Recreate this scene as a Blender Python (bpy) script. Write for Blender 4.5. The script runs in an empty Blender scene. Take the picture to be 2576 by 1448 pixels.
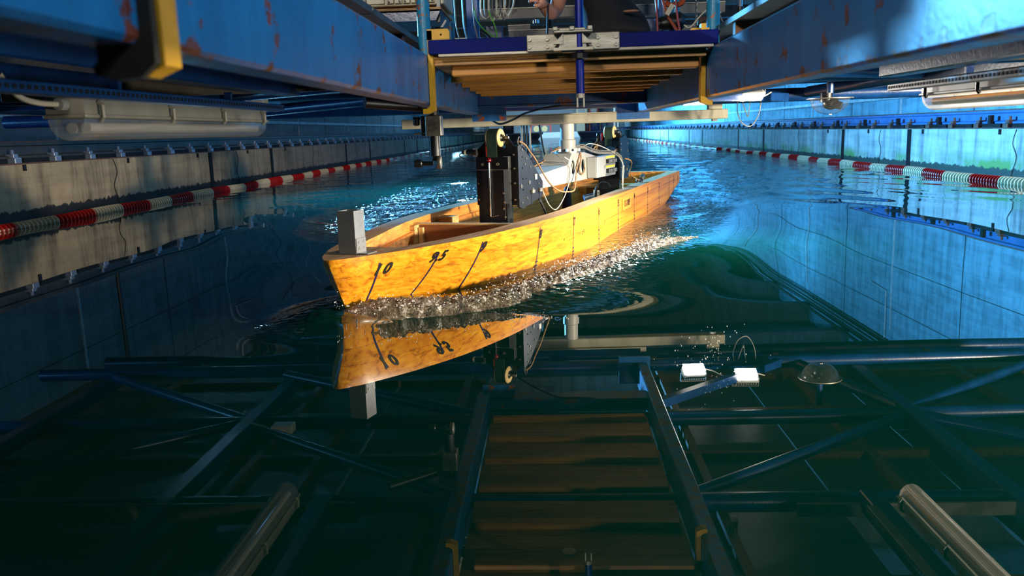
import bpy, math, random
import numpy as np
from mathutils import Matrix, Vector
random.seed(7)
rng = np.random.RandomState(11)
S = bpy.context.scene
COL = S.collection
PI = math.pi

# ---------------------------------------------------------------- camera, world, exposure, lights
def lin(c):
    return tuple(((v/255.0)/12.92 if v/255.0 <= 0.04045 else ((v/255.0+0.055)/1.055)**2.4) for v in c)

cam = bpy.data.cameras.new('camera')
camo = bpy.data.objects.new('camera', cam)
COL.objects.link(camo)
camo.matrix_world = Matrix(((0.99835593, 0.02396054, 0.05207044, 0.0),
                            (0.04673913, 0.18555436, -0.98152179, 0.0),
                            (-0.03317969, 0.98234183, 0.1841294, 0.70),
                            (0, 0, 0, 1)))
cam.sensor_width = 36.0
cam.lens = 36.0*2100/2576
cam.clip_start = 0.05
cam.clip_end = 300
cam.dof.use_dof = True
cam.dof.focus_distance = 4.6
cam.dof.aperture_fstop = 5.0
S.camera = camo

S.view_settings.view_transform = 'Standard'
S.view_settings.look = 'None'
S.view_settings.gamma = 1.0
S.view_settings.exposure = 0.25
S.view_settings.use_curve_mapping = False
S.cycles.use_denoising = True
S.cycles.sample_clamp_indirect = 6.0
S.cycles.max_bounces = 8
S.cycles.caustics_reflective = False
S.cycles.caustics_refractive = False

W = bpy.data.worlds.new('dim_hall_air')
S.world = W
W.use_nodes = True
W.node_tree.nodes['Background'].inputs[0].default_value = (0.05, 0.32, 0.60, 1)
W.node_tree.nodes['Background'].inputs[1].default_value = 0.05

def area(name, loc, target, size, power, color, size_y=None, spread=180):
    d = bpy.data.lights.new(name, 'AREA')
    d.energy = power
    d.color = color
    d.size = size
    d.spread = math.radians(spread)
    if size_y:
        d.shape = 'RECTANGLE'
        d.size_y = size_y
    o = bpy.data.objects.new(name, d)
    COL.objects.link(o)
    o.location = loc
    v = Vector(target)-Vector(loc)
    o.rotation_euler = v.to_track_quat('-Z', 'Y').to_euler()
    return o

BLUE = (0.11, 0.50, 1.0)
# low work light on the tank side to the right of the camera: lights the model, the gear and the left wall
area('work_light', (4.45, 2.0, 0.84), (-0.3, 6.0, 0.2), 0.22, 540, (1.0, 0.86, 0.66), 0.18, 160)
area('work_light', (2.0, 0.8, 0.40), (-0.1, 3.4, 0.88), 0.12, 24, (1.0, 0.92, 0.80), 0.12, 150)
# fill lights over the carriage deck behind the camera
area('deck_fill', (-1.2, -1.6, 2.6), (0.2, 4.0, 1.0), 0.5, 36, (1.0, 0.92, 0.80), 0.5, 110)
area('deck_fill', (1.7, -1.6, 2.6), (-0.3, 3.0, 1.0), 0.5, 15, (0.85, 0.95, 1.0), 0.5, 110)  # second fill, added to brighten the left girder
# blue floods standing on the left ledge of the hall
for (yy, pw) in ((10.3, 1900), (40.0, 6000)):
    area('blue_light', (-4.45, yy, 2.35), (4.9, yy-1.0, 0.6), 0.36, pw, BLUE, 0.28, 125)
# unseen low blue light, added in place of lamp light thrown up by the water
area('blue_light', (-4.6, 4.3, 0.62), (0.3, 3.6, 0.75), 0.4, 15, BLUE, 0.3, 160)
# hall ceiling strip lights, bluish
for yy in (4.0, 22.0, 40.0, 60.0):
    area('hall_light', (3.9, yy, 3.85), (6.4, yy, 1.6), 0.3, 190, (0.10, 0.52, 1.0), 3.0, 160)
area('hall_light', (0, 70.0, 3.6), (0, 84.0, 0.8), 6.0, 900, (0.45, 0.75, 1.0), 1.0, 170)

# ---------------------------------------------------------------- materials
def _nt(name):
    m = bpy.data.materials.new(name)
    m.use_nodes = True
    nt = m.node_tree
    b = nt.nodes['Principled BSDF']
    return m, nt, b

def _n(nt, t, **k):
    n = nt.nodes.new(t)
    for a, v in k.items():
        if a.startswith('_'):
            setattr(n, a[1:], v)
        else:
            n.inputs[a.replace('__', ' ')].default_value = v
    return n

def ramp(nt, fac, stops):
    r = nt.nodes.new('ShaderNodeValToRGB')
    el = r.color_ramp.elements
    while len(el) < len(stops):
        el.new(0.5)
    for e, (p, c) in zip(el, stops):
        e.position = p
        e.color = (*c, 1) if len(c) == 3 else c
    nt.links.new(fac, r.inputs[0])
    return r.outputs[0]

def mixc(nt, fac, a, b, blend='MIX'):
    m = nt.nodes.new('ShaderNodeMix')
    m.data_type = 'RGBA'
    m.blend_type = blend
    for s, v in ((m.inputs[0], fac), (m.inputs[6], a), (m.inputs[7], b)):
        if hasattr(v, 'links'):
            nt.links.new(v, s)
        elif isinstance(v, (int, float)):
            s.default_value = v
        else:
            s.default_value = (*v, 1) if len(v) == 3 else v
    return m.outputs[2]

def coords(nt, scale=(1, 1, 1), rot=(0, 0, 0), kind='Object'):
    tc = nt.nodes.new('ShaderNodeTexCoord')
    mp = nt.nodes.new('ShaderNodeMapping')
    mp.inputs['Scale'].default_value = scale
    mp.inputs['Rotation'].default_value = rot
    nt.links.new(tc.outputs[kind], mp.inputs[0])
    return mp.outputs[0]

def noise(nt, vec, scale, detail=4, rough=0.6, dist=0.0):
    n = _n(nt, 'ShaderNodeTexNoise', Scale=scale, Detail=detail, Roughness=rough, Distortion=dist)
    nt.links.new(vec, n.inputs['Vector'])
    return n.outputs['Fac']

def bump(nt, b, h, strength=0.3, dist=0.01):
    bp = _n(nt, 'ShaderNodeBump', Strength=strength, Distance=dist)
    nt.links.new(h, bp.inputs['Height'])
    nt.links.new(bp.outputs[0], b.inputs['Normal'])
    return bp

def paint(name, c, c2=None, rough=0.45, metal=0.0, scale=8, bs=0.15, spec=0.5, stretch=(1, 1, 1), bd=0.004):
    m, nt, b = _nt(name)
    c = lin(c)
    c2 = lin(c2) if c2 else tuple(v*0.75 for v in c)
    v = coords(nt, stretch)
    f = noise(nt, v, scale, 5)
    nt.links.new(ramp(nt, f, [(0.35, c2), (0.65, c)]), b.inputs['Base Color'])
    b.inputs['Roughness'].default_value = rough
    b.inputs['Metallic'].default_value = metal
    b.inputs['Specular IOR Level'].default_value = spec
    bump(nt, b, noise(nt, v, scale*9, 3), bs, bd)
    return m

def chipped(name, c, c2, rust=(150, 70, 35), amount=0.66, scale=9, rough=0.35, bs=0.25, edges=None):
    """paint with chips that show red primer and rust"""
    m, nt, b = _nt(name)
    v = coords(nt)
    vs = coords(nt, (3, 3, 0.8))
    base = ramp(nt, noise(nt, vs, 4, 6), [(0.3, lin(c2)), (0.7, lin(c))])
    cf = noise(nt, v, scale, 6, 0.65)
    if edges:
        tc = nt.nodes.new('ShaderNodeTexCoord'); sx = nt.nodes.new('ShaderNodeSeparateXYZ')
        nt.links.new(tc.outputs['Object'], sx.inputs[0])
        lo = nt.nodes.new('ShaderNodeMapRange'); lo.inputs[1].default_value = edges[1]; lo.inputs[2].default_value = edges[0]
        lo.inputs[3].default_value = 0; lo.inputs[4].default_value = .09
        hi = nt.nodes.new('ShaderNodeMapRange'); hi.inputs[1].default_value = edges[2]-.012; hi.inputs[2].default_value = edges[2]+.006
        hi.inputs[3].default_value = 0; hi.inputs[4].default_value = .07
        nt.links.new(sx.outputs[2], lo.inputs[0]); nt.links.new(sx.outputs[2], hi.inputs[0])
        for e_ in (lo, hi):
            a_ = nt.nodes.new('ShaderNodeMath'); nt.links.new(cf, a_.inputs[0]); nt.links.new(e_.outputs[0], a_.inputs[1]); cf = a_.outputs[0]
    chip = ramp(nt, cf, [(amount, (0, 0, 0)), (amount+0.015, (1, 1, 1))])
    rc = ramp(nt, noise(nt, v, 40, 4), [(0.3, lin(tuple(x*0.45 for x in rust))), (0.6, lin(rust))])
    nt.links.new(mixc(nt, chip, base, rc), b.inputs['Base Color'])
    b.inputs['Roughness'].default_value = rough
    inv = nt.nodes.new('ShaderNodeMath'); inv.operation = 'MULTIPLY_ADD'
    inv.inputs[1].default_value = -0.6
    nt.links.new(chip, inv.inputs[0])
    nt.links.new(noise(nt, v, 55, 3), inv.inputs[2])
    bump(nt, b, inv.outputs[0], bs, 0.003)
    return m

def wood(name, c, c2, dark, axis=1, scale=3.0, rough=0.35, coat=0.0, bs=0.1, planks=None, fine=(12.0, 0.7)):
    m, nt, b = _nt(name)
    st = [fine[0]]*3; st[axis] = fine[1]
    v = coords(nt, tuple(st))
    g1 = noise(nt, v, scale, 6, 0.62, 0.9)
    g2 = noise(nt, v, scale*4.5, 4, 0.7, 0.3)
    col = ramp(nt, g1, [(0.33, lin(dark)), (0.44, lin(c2)), (0.60, lin(c))])
    col = mixc(nt, 0.22, col, ramp(nt, g2, [(0.3, lin(dark)), (0.6, lin(c))]))
    if planks:
        # glued blocks: each block its own tone
        tc = nt.nodes.new('ShaderNodeTexCoord')
        sx = nt.nodes.new('ShaderNodeSeparateXYZ')
        nt.links.new(tc.outputs['Object'], sx.inputs[0])
        cb = nt.nodes.new('ShaderNodeCombineXYZ')
        nt.links.new(sx.outputs[1], cb.inputs[0]); nt.links.new(sx.outputs[2], cb.inputs[1])
        br = nt.nodes.new('ShaderNodeTexBrick')
        br.inputs['Scale'].default_value = 1.0
        br.inputs['Mortar Size'].default_value = 0.0006
        br.inputs['Brick Width'].default_value = planks[0]
        br.inputs['Row Height'].default_value = planks[1]
        br.inputs['Color1'].default_value = (1.0, 1.0, 1.0, 1)
        br.inputs['Color2'].default_value = (0.66, 0.56, 0.40, 1)
        br.inputs['Mortar'].default_value = (0.35, 0.25, 0.15, 1)
        br.inputs['Bias'].default_value = -0.25
        nt.links.new(cb.outputs[0], br.inputs['Vector'])
        col = mixc(nt, 0.75, col, br.outputs['Color'], 'MULTIPLY')
    nt.links.new(col, b.inputs['Base Color'])
    b.inputs['Roughness'].default_value = rough
    b.inputs['Coat Weight'].default_value = coat
    b.inputs['Coat Roughness'].default_value = 0.08
    bump(nt, b, g2, bs, 0.002)
    return m

def plain(name, c, rough=0.5, metal=0.0, emit=0.0, ecol=None, spec=0.5):
    m, nt, b = _nt(name)
    v = coords(nt)
    f = noise(nt, v, 14, 3)
    c = lin(c)
    nt.links.new(ramp(nt, f, [(0.3, tuple(x*0.86 for x in c)), (0.7, c)]), b.inputs['Base Color'])
    b.inputs['Roughness'].default_value = rough
    b.inputs['Metallic'].default_value = metal
    b.inputs['Specular IOR Level'].default_value = spec
    if emit:
        b.inputs['Emission Color'].default_value = (*(ecol or (1, 1, 1)), 1)
        b.inputs['Emission Strength'].default_value = emit
    return m

def glass(name, c=(235, 240, 245), rough=0.02, ior=1.45, thin=0.0):
    """thin clear shell: mostly see-through, mirror-like at grazing angles"""
    m, nt, b = _nt(name)
    b.inputs['Base Color'].default_value = (*lin(c), 1)
    b.inputs['Roughness'].default_value = rough
    tr = nt.nodes.new('ShaderNodeBsdfTransparent')
    tr.inputs[0].default_value = (.93, .95, .96, 1)
    gl = nt.nodes.new('ShaderNodeBsdfGlossy')
    gl.inputs['Roughness'].default_value = rough
    lw = nt.nodes.new('ShaderNodeLayerWeight'); lw.inputs[0].default_value = .5
    pw = nt.nodes.new('ShaderNodeMath'); pw.operation = 'POWER'; pw.inputs[1].default_value = 3.5
    nt.links.new(lw.outputs['Facing'], pw.inputs[0])
    fr = nt.nodes.new('ShaderNodeMath'); fr.operation = 'MULTIPLY_ADD'; fr.inputs[1].default_value = .7; fr.inputs[2].default_value = .05
    nt.links.new(pw.outputs[0], fr.inputs[0])
    mx = nt.nodes.new('ShaderNodeMixShader')
    nt.links.new(fr.outputs[0], mx.inputs[0]); nt.links.new(tr.outputs[0], mx.inputs[1]); nt.links.new(gl.outputs[0], mx.inputs[2])
    mx2 = nt.nodes.new('ShaderNodeMixShader'); mx2.inputs[0].default_value = thin
    tl_ = nt.nodes.new('ShaderNodeBsdfTranslucent'); tl_.inputs[0].default_value = (*lin(c), 1)
    mx3 = nt.nodes.new('ShaderNodeMixShader'); mx3.inputs[0].default_value = .55
    nt.links.new(b.outputs[0], mx3.inputs[1]); nt.links.new(tl_.outputs[0], mx3.inputs[2])
    nt.links.new(mx.outputs[0], mx2.inputs[1]); nt.links.new(mx3.outputs[0], mx2.inputs[2])
    nt.links.new(mx2.outputs[0], nt.nodes['Material Output'].inputs[0])
    return m

def concrete(name, c, c2, zwet=0.09, wet=(22, 24, 24), algae=None, streak=1.0, stretch=None):
    """board-marked concrete; a ragged wet line just above the water"""
    m, nt, b = _nt(name)
    v = coords(nt)
    vb = coords(nt, (0.4, 0.4, 4.5))
    vs = coords(nt, (4.5, 4.5, 0.6))
    c, c2 = lin(c), lin(c2)
    f1 = noise(nt, v, 2.2, 8, 0.72)
    f2 = noise(nt, vb, 2.0, 5, 0.6)
    f3 = noise(nt, vs, 1.2, 6, 0.7)
    col = ramp(nt, f1, [(0.38, tuple(x*.6 for x in c2)), (0.5, c2), (0.62, c)])
    col = mixc(nt, 0.5, col, ramp(nt, noise(nt, v, .9, 9, .75, .6), [(.40, tuple(x*.40 for x in c2)), (.56, c)]))
    col = mixc(nt, 0.40, col, ramp(nt, f2, [(0.35, tuple(x*0.35 for x in c2)), (0.6, c)]))
    col = mixc(nt, 0.5*streak, col, ramp(nt, f3, [(0.35, tuple(x*0.3 for x in c2)), (0.55, c)]))
    tc = nt.nodes.new('ShaderNodeTexCoord')
    sx = nt.nodes.new('ShaderNodeSeparateXYZ')
    nt.links.new(tc.outputs['Object'], sx.inputs[0])
    rag = noise(nt, coords(nt, (9, 9, 1.0)), 1.0, 5, 0.7)
    mm = nt.nodes.new('ShaderNodeMath'); mm.operation = 'MULTIPLY_ADD'
    mm.inputs[1].default_value = -0.16
    nt.links.new(rag, mm.inputs[0]); nt.links.new(sx.outputs[2], mm.inputs[2])
    if algae:
        al = ramp(nt, mm.outputs[0], [(zwet-0.02, (1, 1, 1)), (zwet+0.10, (0, 0, 0))])
        amt = ramp(nt, noise(nt, v, 1.3, 4), [(0.42, (0, 0, 0)), (0.62, (1, 1, 1))])
        col = mixc(nt, mixc(nt, 1.0, al, amt, 'MULTIPLY'), col, lin(algae))
    we = ramp(nt, mm.outputs[0], [(max(zwet-0.085, 0.0), (1, 1, 1)), (max(zwet-0.075, 0.006), (0, 0, 0))])
    col = mixc(nt, we, col, lin(wet))
    nt.links.new(col, b.inputs['Base Color'])
    b.inputs['Roughness'].default_value = 0.75
    bump(nt, b, mixc(nt, 0.5, f2, noise(nt, v, 45, 4)), 0.5, 0.01)
    return m

M = {}
M['girder'] = chipped('blue_girder_paint', (16, 114, 184), (10, 86, 148), rust=(104, 56, 44), amount=0.61, scale=16, edges=(-.006, .020, .150))
M['post'] = chipped('light_blue_post_paint', (40, 140, 180), (28, 105, 150), rust=(165, 80, 40), amount=0.585, scale=20)
M['steel_blue'] = paint('dark_blue_steel_paint', (14, 62, 120), (9, 42, 88), 0.3, 0, 6, 0.2)
M['rustblue'] = chipped('rusty_blue_paint', (24, 78, 130), (14, 54, 98), amount=0.575, scale=10, rust=(110, 55, 30))
M['navy'] = paint('navy_anodised', (0, 16, 96), (0, 12, 80), 0.6, 0.0, 3, 0.05, 0.1)
M['strutblue'] = paint('royal_blue_anodised', (12, 34, 130), (8, 24, 104), 0.3, 0.35, 4, 0.05)
M['alu'] = paint('brushed_aluminium', (170, 164, 150), (136, 130, 118), 0.42, 0.6, 10, 0.2, stretch=(1, 1, 6))
M['alupost'] = paint('satin_aluminium', (165, 165, 164), (140, 140, 139), 0.42, 0.65, 6, 0.08)
M['steel'] = paint('scratched_steel', (170, 165, 152), (120, 116, 106), 0.35, 0.85, 25, 0.3)
M['bolt'] = plain('zinc_bolt', (200, 195, 180), 0.3, 0.85)
M['cream'] = chipped('cream_grey_paint', (146, 141, 122), (124, 119, 101), rust=(80, 48, 28), amount=0.70, scale=9, rough=0.45, bs=0.2)
M['armcream'] = chipped('pale_grey_paint', (168, 168, 160), (146, 146, 138), rust=(110, 75, 45), amount=0.72, scale=14, rough=0.4, bs=0.1)
M['ubeam'] = chipped('grey_beam_paint', (128, 120, 106), (98, 92, 82), rust=(50, 34, 26), amount=0.68, scale=7, rough=0.4)
M['yellow'] = paint('yellow_paint', (205, 155, 18), (180, 132, 12), 0.5, 0, 12, 0.15)
M['darkmatt'] = plain('dark_matt', (24, 22, 14), 0.7)
M['black'] = paint('black_anodised', (20, 23, 28), (13, 15, 19), 0.38, 0.25, 12, 0.12)
M['slate'] = paint('slate_plate', (32, 36, 42), (22, 25, 30), 0.42, 0.3, 10, 0.15)
M['blackplastic'] = plain('black_plastic', (14, 14, 15), 0.4)
M['chrome'] = plain('chrome', (225, 225, 225), 0.12, 1.0)
M['redball'] = plain('dark_red_ball', (96, 14, 22), 0.15)
M['red'] = plain('red_paint', (205, 34, 22), 0.4)
M['rubbergreen'] = paint('green_rubber_tread', (34, 58, 40), (22, 40, 28), 0.55, 0, 14, 0.2)
M['ivory'] = plain('ivory_plastic', (222, 190, 128), 0.4)
M['hull'] = wood('varnished_hull_wood', (242, 170, 40), (216, 130, 20), (128, 66, 10), 1, 2.0, 0.34, 0.12, 0.03, planks=(0.72, 0.058), fine=(22.0, 0.26))
M['rim'] = wood('planed_rim_wood', (196, 160, 122), (172, 134, 98), (130, 92, 62), 1, 3, 0.5)
M['inner'] = wood('raw_inner_wood', (226, 156, 72), (198, 124, 50), (112, 62, 24), 1, 2.6, 0.55, 0, 0.1, planks=(0.6, 0.2))
M['mdf'] = wood('brown_board', (150, 92, 54), (132, 78, 44), (106, 60, 32), 0, 2, 0.6)
M['lightwood'] = wood('light_block_wood', (222, 184, 124), (200, 160, 100), (160, 116, 66), 0, 3, 0.6)
M['joist'] = wood('joist_wood', (198, 140, 56), (168, 110, 38), (116, 72, 24), 0, 2.2, 0.5)
M['ply'] = wood('plywood_edge', (196, 150, 86), (150, 104, 54), (70, 44, 24), 0, 7, 0.6)
M['darkply'] = wood('dark_plywood', (58, 62, 66), (44, 46, 50), (30, 30, 32), 0, 2, 0.45, 0, 0.3)
M['brownjoist'] = wood('brown_joist', (120, 72, 34), (96, 56, 26), (60, 34, 16), 1, 2, 0.55)
M['ink'] = plain('dark_blue_ink', (24, 20, 70), 0.5)
M['inkblack'] = plain('black_ink', (12, 12, 16), 0.5)
M['label'] = plain('faded_label', (236, 160, 48), 0.45)
M['white'] = plain('white_plastic', (222, 222, 216), 0.4)
M['whitewire'] = plain('white_wire', (215, 205, 185), 0.45)
M['greywire'] = plain('grey_wire', (120, 118, 112), 0.5)
M['blackwire'] = plain('black_wire', (12, 12, 13), 0.45)
M['greenwire'] = plain('yellow_green_wire', (96, 190, 30), 0.45)
M['redwire'] = plain('red_wire', (150, 18, 20), 0.45)
M['orangewire'] = plain('orange_sling', (170, 70, 24), 0.6)
M['rope'] = paint('tan_rope', (178, 140, 98), (118, 88, 60), 0.8, 0, 90, 0.6, stretch=(1, 1, 1))
M['fixture'] = chipped('pale_grey_enamel', (168, 164, 148), (150, 146, 130), rust=(30, 90, 150), amount=0.71, scale=8, rough=0.4, bs=0.1)
M['lens'] = glass('ribbed_clear_lens', (238, 234, 226), 0.10, 1.5, 0.28)
M['tube'] = plain('unlit_tube', (238, 230, 222), 0.35)
M['dome'] = glass('clear_dome', (235, 240, 242), 0.01, 1.5, 0.03)
M['redfloat'] = paint('red_float', (196, 34, 32), (160, 22, 22), 0.35, 0, 20, 0.05)
M['whitefloat'] = paint('white_float', (226, 216, 194), (196, 178, 146), 0.35, 0, 20, 0.05)
M['greyblue'] = plain('blue_grey_steel', (110, 125, 150), 0.4, 0.3)
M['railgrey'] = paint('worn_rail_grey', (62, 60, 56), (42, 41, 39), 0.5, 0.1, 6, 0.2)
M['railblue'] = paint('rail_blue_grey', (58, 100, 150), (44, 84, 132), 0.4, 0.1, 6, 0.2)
M['rusty'] = paint('rusty_iron', (92, 62, 48), (58, 42, 38), 0.7, 0, 20, 0.4)
M['concreteL'] = concrete('left_tank_concrete', (168, 150, 122), (112, 99, 80), 0.135, (26, 24, 21))
M['concreteR'] = concrete('right_tank_concrete', (176, 174, 170), (108, 114, 122), 0.12, (34, 46, 40), (88, 118, 60))
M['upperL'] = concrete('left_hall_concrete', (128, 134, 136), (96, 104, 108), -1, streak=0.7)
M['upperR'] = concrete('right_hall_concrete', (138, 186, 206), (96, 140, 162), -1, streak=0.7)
M['ceil'] = concrete('ceiling_concrete', (84, 96, 96), (60, 70, 72), -1)
M['joint'] = paint('dark_joint', (20, 24, 29), (9, 11, 14), 0.7, 0, 5, 0.3, 0.2)
M['seam'] = paint('wall_seam', (58, 78, 90), (40, 56, 66), 0.7, 0, 5, 0.2, 0.2)
M['pale'] = paint('pale_joint_filler', (196, 206, 210), (150, 165, 172), 0.6, 0, 8, 0.3)
M['skin'] = plain('skin', (196, 136, 110), 0.5)
M['shirt'] = paint('black_cotton', (16, 18, 26), (8, 9, 13), 0.85, 0, 30, 0.3)
M['hair'] = plain('dark_hair', (36, 26, 20), 0.7)
M['lampon'] = plain('lit_lamp_face', (255, 255, 255), 0.5, 0, 60.0, (1.0, 0.97, 0.90))
M['bluelamp'] = plain('lit_blue_lamp', (255, 255, 255), 0.5, 0, 260.0, (0.35, 0.72, 1.0))
M['yellowlabel'] = plain('yellow_label', (235, 205, 20), 0.4)
M['greybox'] = plain('grey_abs_box', (160, 162, 160), 0.45)
M['beige'] = plain('beige_panel', (206, 196, 168), 0.45)
M['bluepaint'] = plain('bright_blue_duct', (16, 84, 160), 0.4)
M['purple'] = plain('dark_purple_cloth', (38, 22, 50), 0.8)
M['endwall'] = plain('far_wall_white', (200, 215, 225), 0.6)
M['barge'] = plain('dark_barge_blue', (30, 50, 74), 0.5)

# ---------------------------------------------------------------- mesh builder
class MB:
    def __init__(s):
        s.v = []; s.f = []
    def add(s, vs, fs):
        o = len(s.v)
        s.v += [tuple(map(float, p)) for p in vs]
        s.f += [tuple(i+o for i in f) for f in fs]
        return s
    def box(s, c, d, rz=0.0, bev=0.0, R=None):
        x, y, z = d[0]/2, d[1]/2, d[2]/2
        if bev:
            b = min(bev, x*.9, y*.9, z*.9)
            prof = [(x-b, y), (x, y-b), (x, -y+b), (x-b, -y), (-x+b, -y), (-x, -y+b), (-x, y-b), (-x+b, y)]
            prof = prof[::-1]
            inn = [(px*(x-b)/x, py*(y-b)/y) for px, py in prof]
            vs = [(p[0], p[1], -z) for p in inn]+[(p[0], p[1], -z+b) for p in prof]+[(p[0], p[1], z-b) for p in prof]+[(p[0], p[1], z) for p in inn]
            fs = [tuple(range(7, -1, -1)), tuple(range(24, 32))]
            for r in range(3):
                for i in range(8):
                    j = (i+1) % 8
                    fs.append((r*8+i, r*8+j, r*8+8+j, r*8+8+i))
        else:
            vs = [(i*x, j*y, k*z) for k in (-1, 1) for j in (-1, 1) for i in (-1, 1)]
            fs = [(0, 2, 3, 1), (4, 5, 7, 6), (0, 1, 5, 4), (2, 6, 7, 3), (0, 4, 6, 2), (1, 3, 7, 5)]
        m = R if R is not None else Matrix.Rotation(rz, 3, 'Z')
        cc = Vector(c)
        return s.add([tuple(m @ Vector(p)+cc) for p in vs], fs)
    def bx(s, a, b, bev=0.0):
        return s.box([(a[i]+b[i])/2 for i in range(3)], [abs(b[i]-a[i]) for i in range(3)], 0, bev)
    def bar(s, p, q, w, h, up=(0, 0, 1), bev=0.0):
        p, q = Vector(p), Vector(q)
        y = (q-p).normalized(); x = y.cross(Vector(up)).normalized(); z = x.cross(y)
        R = Matrix((x, y, z)).transposed()
        return s.box((p+q)/2, (w, (q-p).length, h), 0, bev, R)
    def tube(s, pts, r, seg=8, smooth=0, cap=True):
        P = [Vector(p) for p in pts]
        if smooth and len(P) > 2:
            P = catmull(P, smooth)
        rr = list(np.interp(np.linspace(0, 1, len(P)), np.linspace(0, 1, len(r)), r)) if isinstance(r, (list, tuple)) else [r]*len(P)
        n = len(P); vs = []; fs = []
        t0 = (P[1]-P[0]).normalized()
        a = t0.orthogonal().normalized()
        for i in range(n):
            t = ((P[min(i+1, n-1)]-P[max(i-1, 0)])).normalized()
            a = (a-t*a.dot(t))
            if a.length < 1e-6: a = t.orthogonal()
            a.normalize(); b = t.cross(a)
            for k in range(seg):
                an = 2*PI*k/seg
                vs.append(P[i]+(a*math.cos(an)+b*math.sin(an))*rr[i])
        for i in range(n-1):
            for k in range(seg):
                k2 = (k+1) % seg
                fs.append((i*seg+k, i*seg+k2, (i+1)*seg+k2, (i+1)*seg+k))
        if cap:
            fs.append(tuple(range(seg-1, -1, -1))); fs.append(tuple((n-1)*seg+k for k in range(seg)))
        return s.add(vs, fs)
    def cyl(s, p, q, r, seg=16, r2=None):
        return s.tube([p, q], [r, r if r2 is None else r2], seg)
    def lathe(s, prof, c=(0, 0, 0), axis='Z', seg=20, R=None):
        vs = []; fs = []; n = len(prof)
        m = R if R is not None else {'Z': Matrix.Identity(3), 'X': Matrix.Rotation(PI/2, 3, 'Y'), 'Y': Matrix.Rotation(-PI/2, 3, 'X')}[axis]
        for (r, h) in prof:
            for k in range(seg):
                a = 2*PI*k/seg
                vs.append(m @ Vector((r*math.cos(a), r*math.sin(a), h))+Vector(c))
        for i in range(n-1):
            for k in range(seg):
                k2 = (k+1) % seg
                fs.append((i*seg+k, i*seg+k2, (i+1)*seg+k2, (i+1)*seg+k))
        fs.append(tuple(range(seg-1, -1, -1))); fs.append(tuple((n-1)*seg+k for k in range(seg)))
        return s.add(vs, fs)
    def prism(s, poly, o, ax, ay, ext):
        """polygon (list of 2d) in plane o + a*ax + b*ay, extruded by vector ext"""
        o, ax, ay, ext = Vector(o), Vector(ax), Vector(ay), Vector(ext)
        base = [o+ax*a+ay*b for a, b in poly]
        n = len(base)
        nrm = ax.cross(ay)
        area2 = sum(poly[i][0]*poly[(i+1) % n][1]-poly[(i+1) % n][0]*poly[i][1] for i in range(n))
        flip = (nrm.dot(ext) > 0) == (area2 > 0)
        vs = base+[p+ext for p in base]
        lo = tuple(range(n)); hi = tuple(range(n, 2*n))
        fs = []
        if flip:
            fs = [lo[::-1], hi]+[(i, (i+1) % n, n+(i+1) % n, n+i) for i in range(n)]
        else:
            fs = [lo, hi[::-1]]+[((i+1) % n, i, n+i, n+(i+1) % n) for i in range(n)]
        return s.add(vs, fs)
    def plate(s, outer, holes, o, ax, ay, ext):
        """flat plate with round holes: outer polygon bridged to each hole (list of (cx, cy, r))"""
        import bmesh
        from mathutils.geometry import tessellate_polygon
        o, ax, ay, ext = Vector(o), Vector(ax), Vector(ay), Vector(ext)
        loops = [list(outer)]
        for h in holes:
            cx, cy, rx = h[:3]; ry = h[3] if len(h) > 3 else rx
            loops.append([(cx+rx*math.cos(-2*PI*k/18), cy+ry*math.sin(-2*PI*k/18)) for k in range(18)])
        tri = tessellate_polygon([[Vector((a, b, 0)) for a, b in l] for l in loops])
        flat = [p for l in loops for p in l]
        n = len(flat)
        vs = [o+ax*a+ay*b for a, b in flat]
        vs = vs+[p+ext for p in vs]
        fs = [tuple(t) for t in tri]+[tuple(n+i for i in t[::-1]) for t in tri]
        k = 0
        for l in loops:
            m = len(l)
            for i in range(m):
                j = (i+1) % m
                fs.append((k+i, k+j, n+k+j, n+k+i))
            k += m
        return s.add(vs, fs)
    def sphere(s, c, r, seg=12, rings=8, sc=(1, 1, 1)):
        prof = []
        vs = []; fs = []
        for i in range(rings+1):
            t = PI*i/rings
            for k in range(seg):
                a = 2*PI*k/seg
                vs.append((c[0]+r*sc[0]*math.sin(t)*math.cos(a), c[1]+r*sc[1]*math.sin(t)*math.sin(a), c[2]-r*sc[2]*math.cos(t)))
        for i in range(rings):
            for k in range(seg):
                k2 = (k+1) % seg
                fs.append((i*seg+k, i*seg+k2, (i+1)*seg+k2, (i+1)*seg+k))
        return s.add(vs, fs)
    def grid(s, rows, close=False):
        """rows: list of equal-length point lists"""
        n = len(rows[0]); vs = [p for r in rows for p in r]; fs = []
        for i in range(len(rows)-1):
            for k in range(n-1 if not close else n):
                k2 = (k+1) % n
                fs.append((i*n+k, i*n+k2, (i+1)*n+k2, (i+1)*n+k))
        return s.add(vs, fs)

def catmull(P, sub):
    out = []
    n = len(P)
    for i in range(n-1):
        p0, p1, p2, p3 = P[max(i-1, 0)], P[i], P[i+1], P[min(i+2, n-1)]
        for k in range(sub):
            t = k/sub
            out.append(0.5*((2*p1)+(p2-p0)*t+(2*p0-5*p1+4*p2-p3)*t*t+(-p0+3*p1-3*p2+p3)*t*t*t))
    out.append(P[-1])
    return out

ROOT = {}
def tag(o, label=None, cat=None, group=None, kind=None):
    if label: o['label'] = label
    if cat: o['category'] = cat
    if group: o['group'] = group
    if kind: o['kind'] = kind
    return o

def thing(name, label, cat, loc=(0, 0, 0), rz=0.0, group=None):
    o = bpy.data.objects.new(name, None)
    COL.objects.link(o)
    o.empty_display_size = 0.1
    o.location = loc
    o.rotation_euler = (0, 0, rz)
    ROOT[o.name] = Vector((0, 0, 0)) if rz else Vector(loc)
    return tag(o, label, cat, group)

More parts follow.
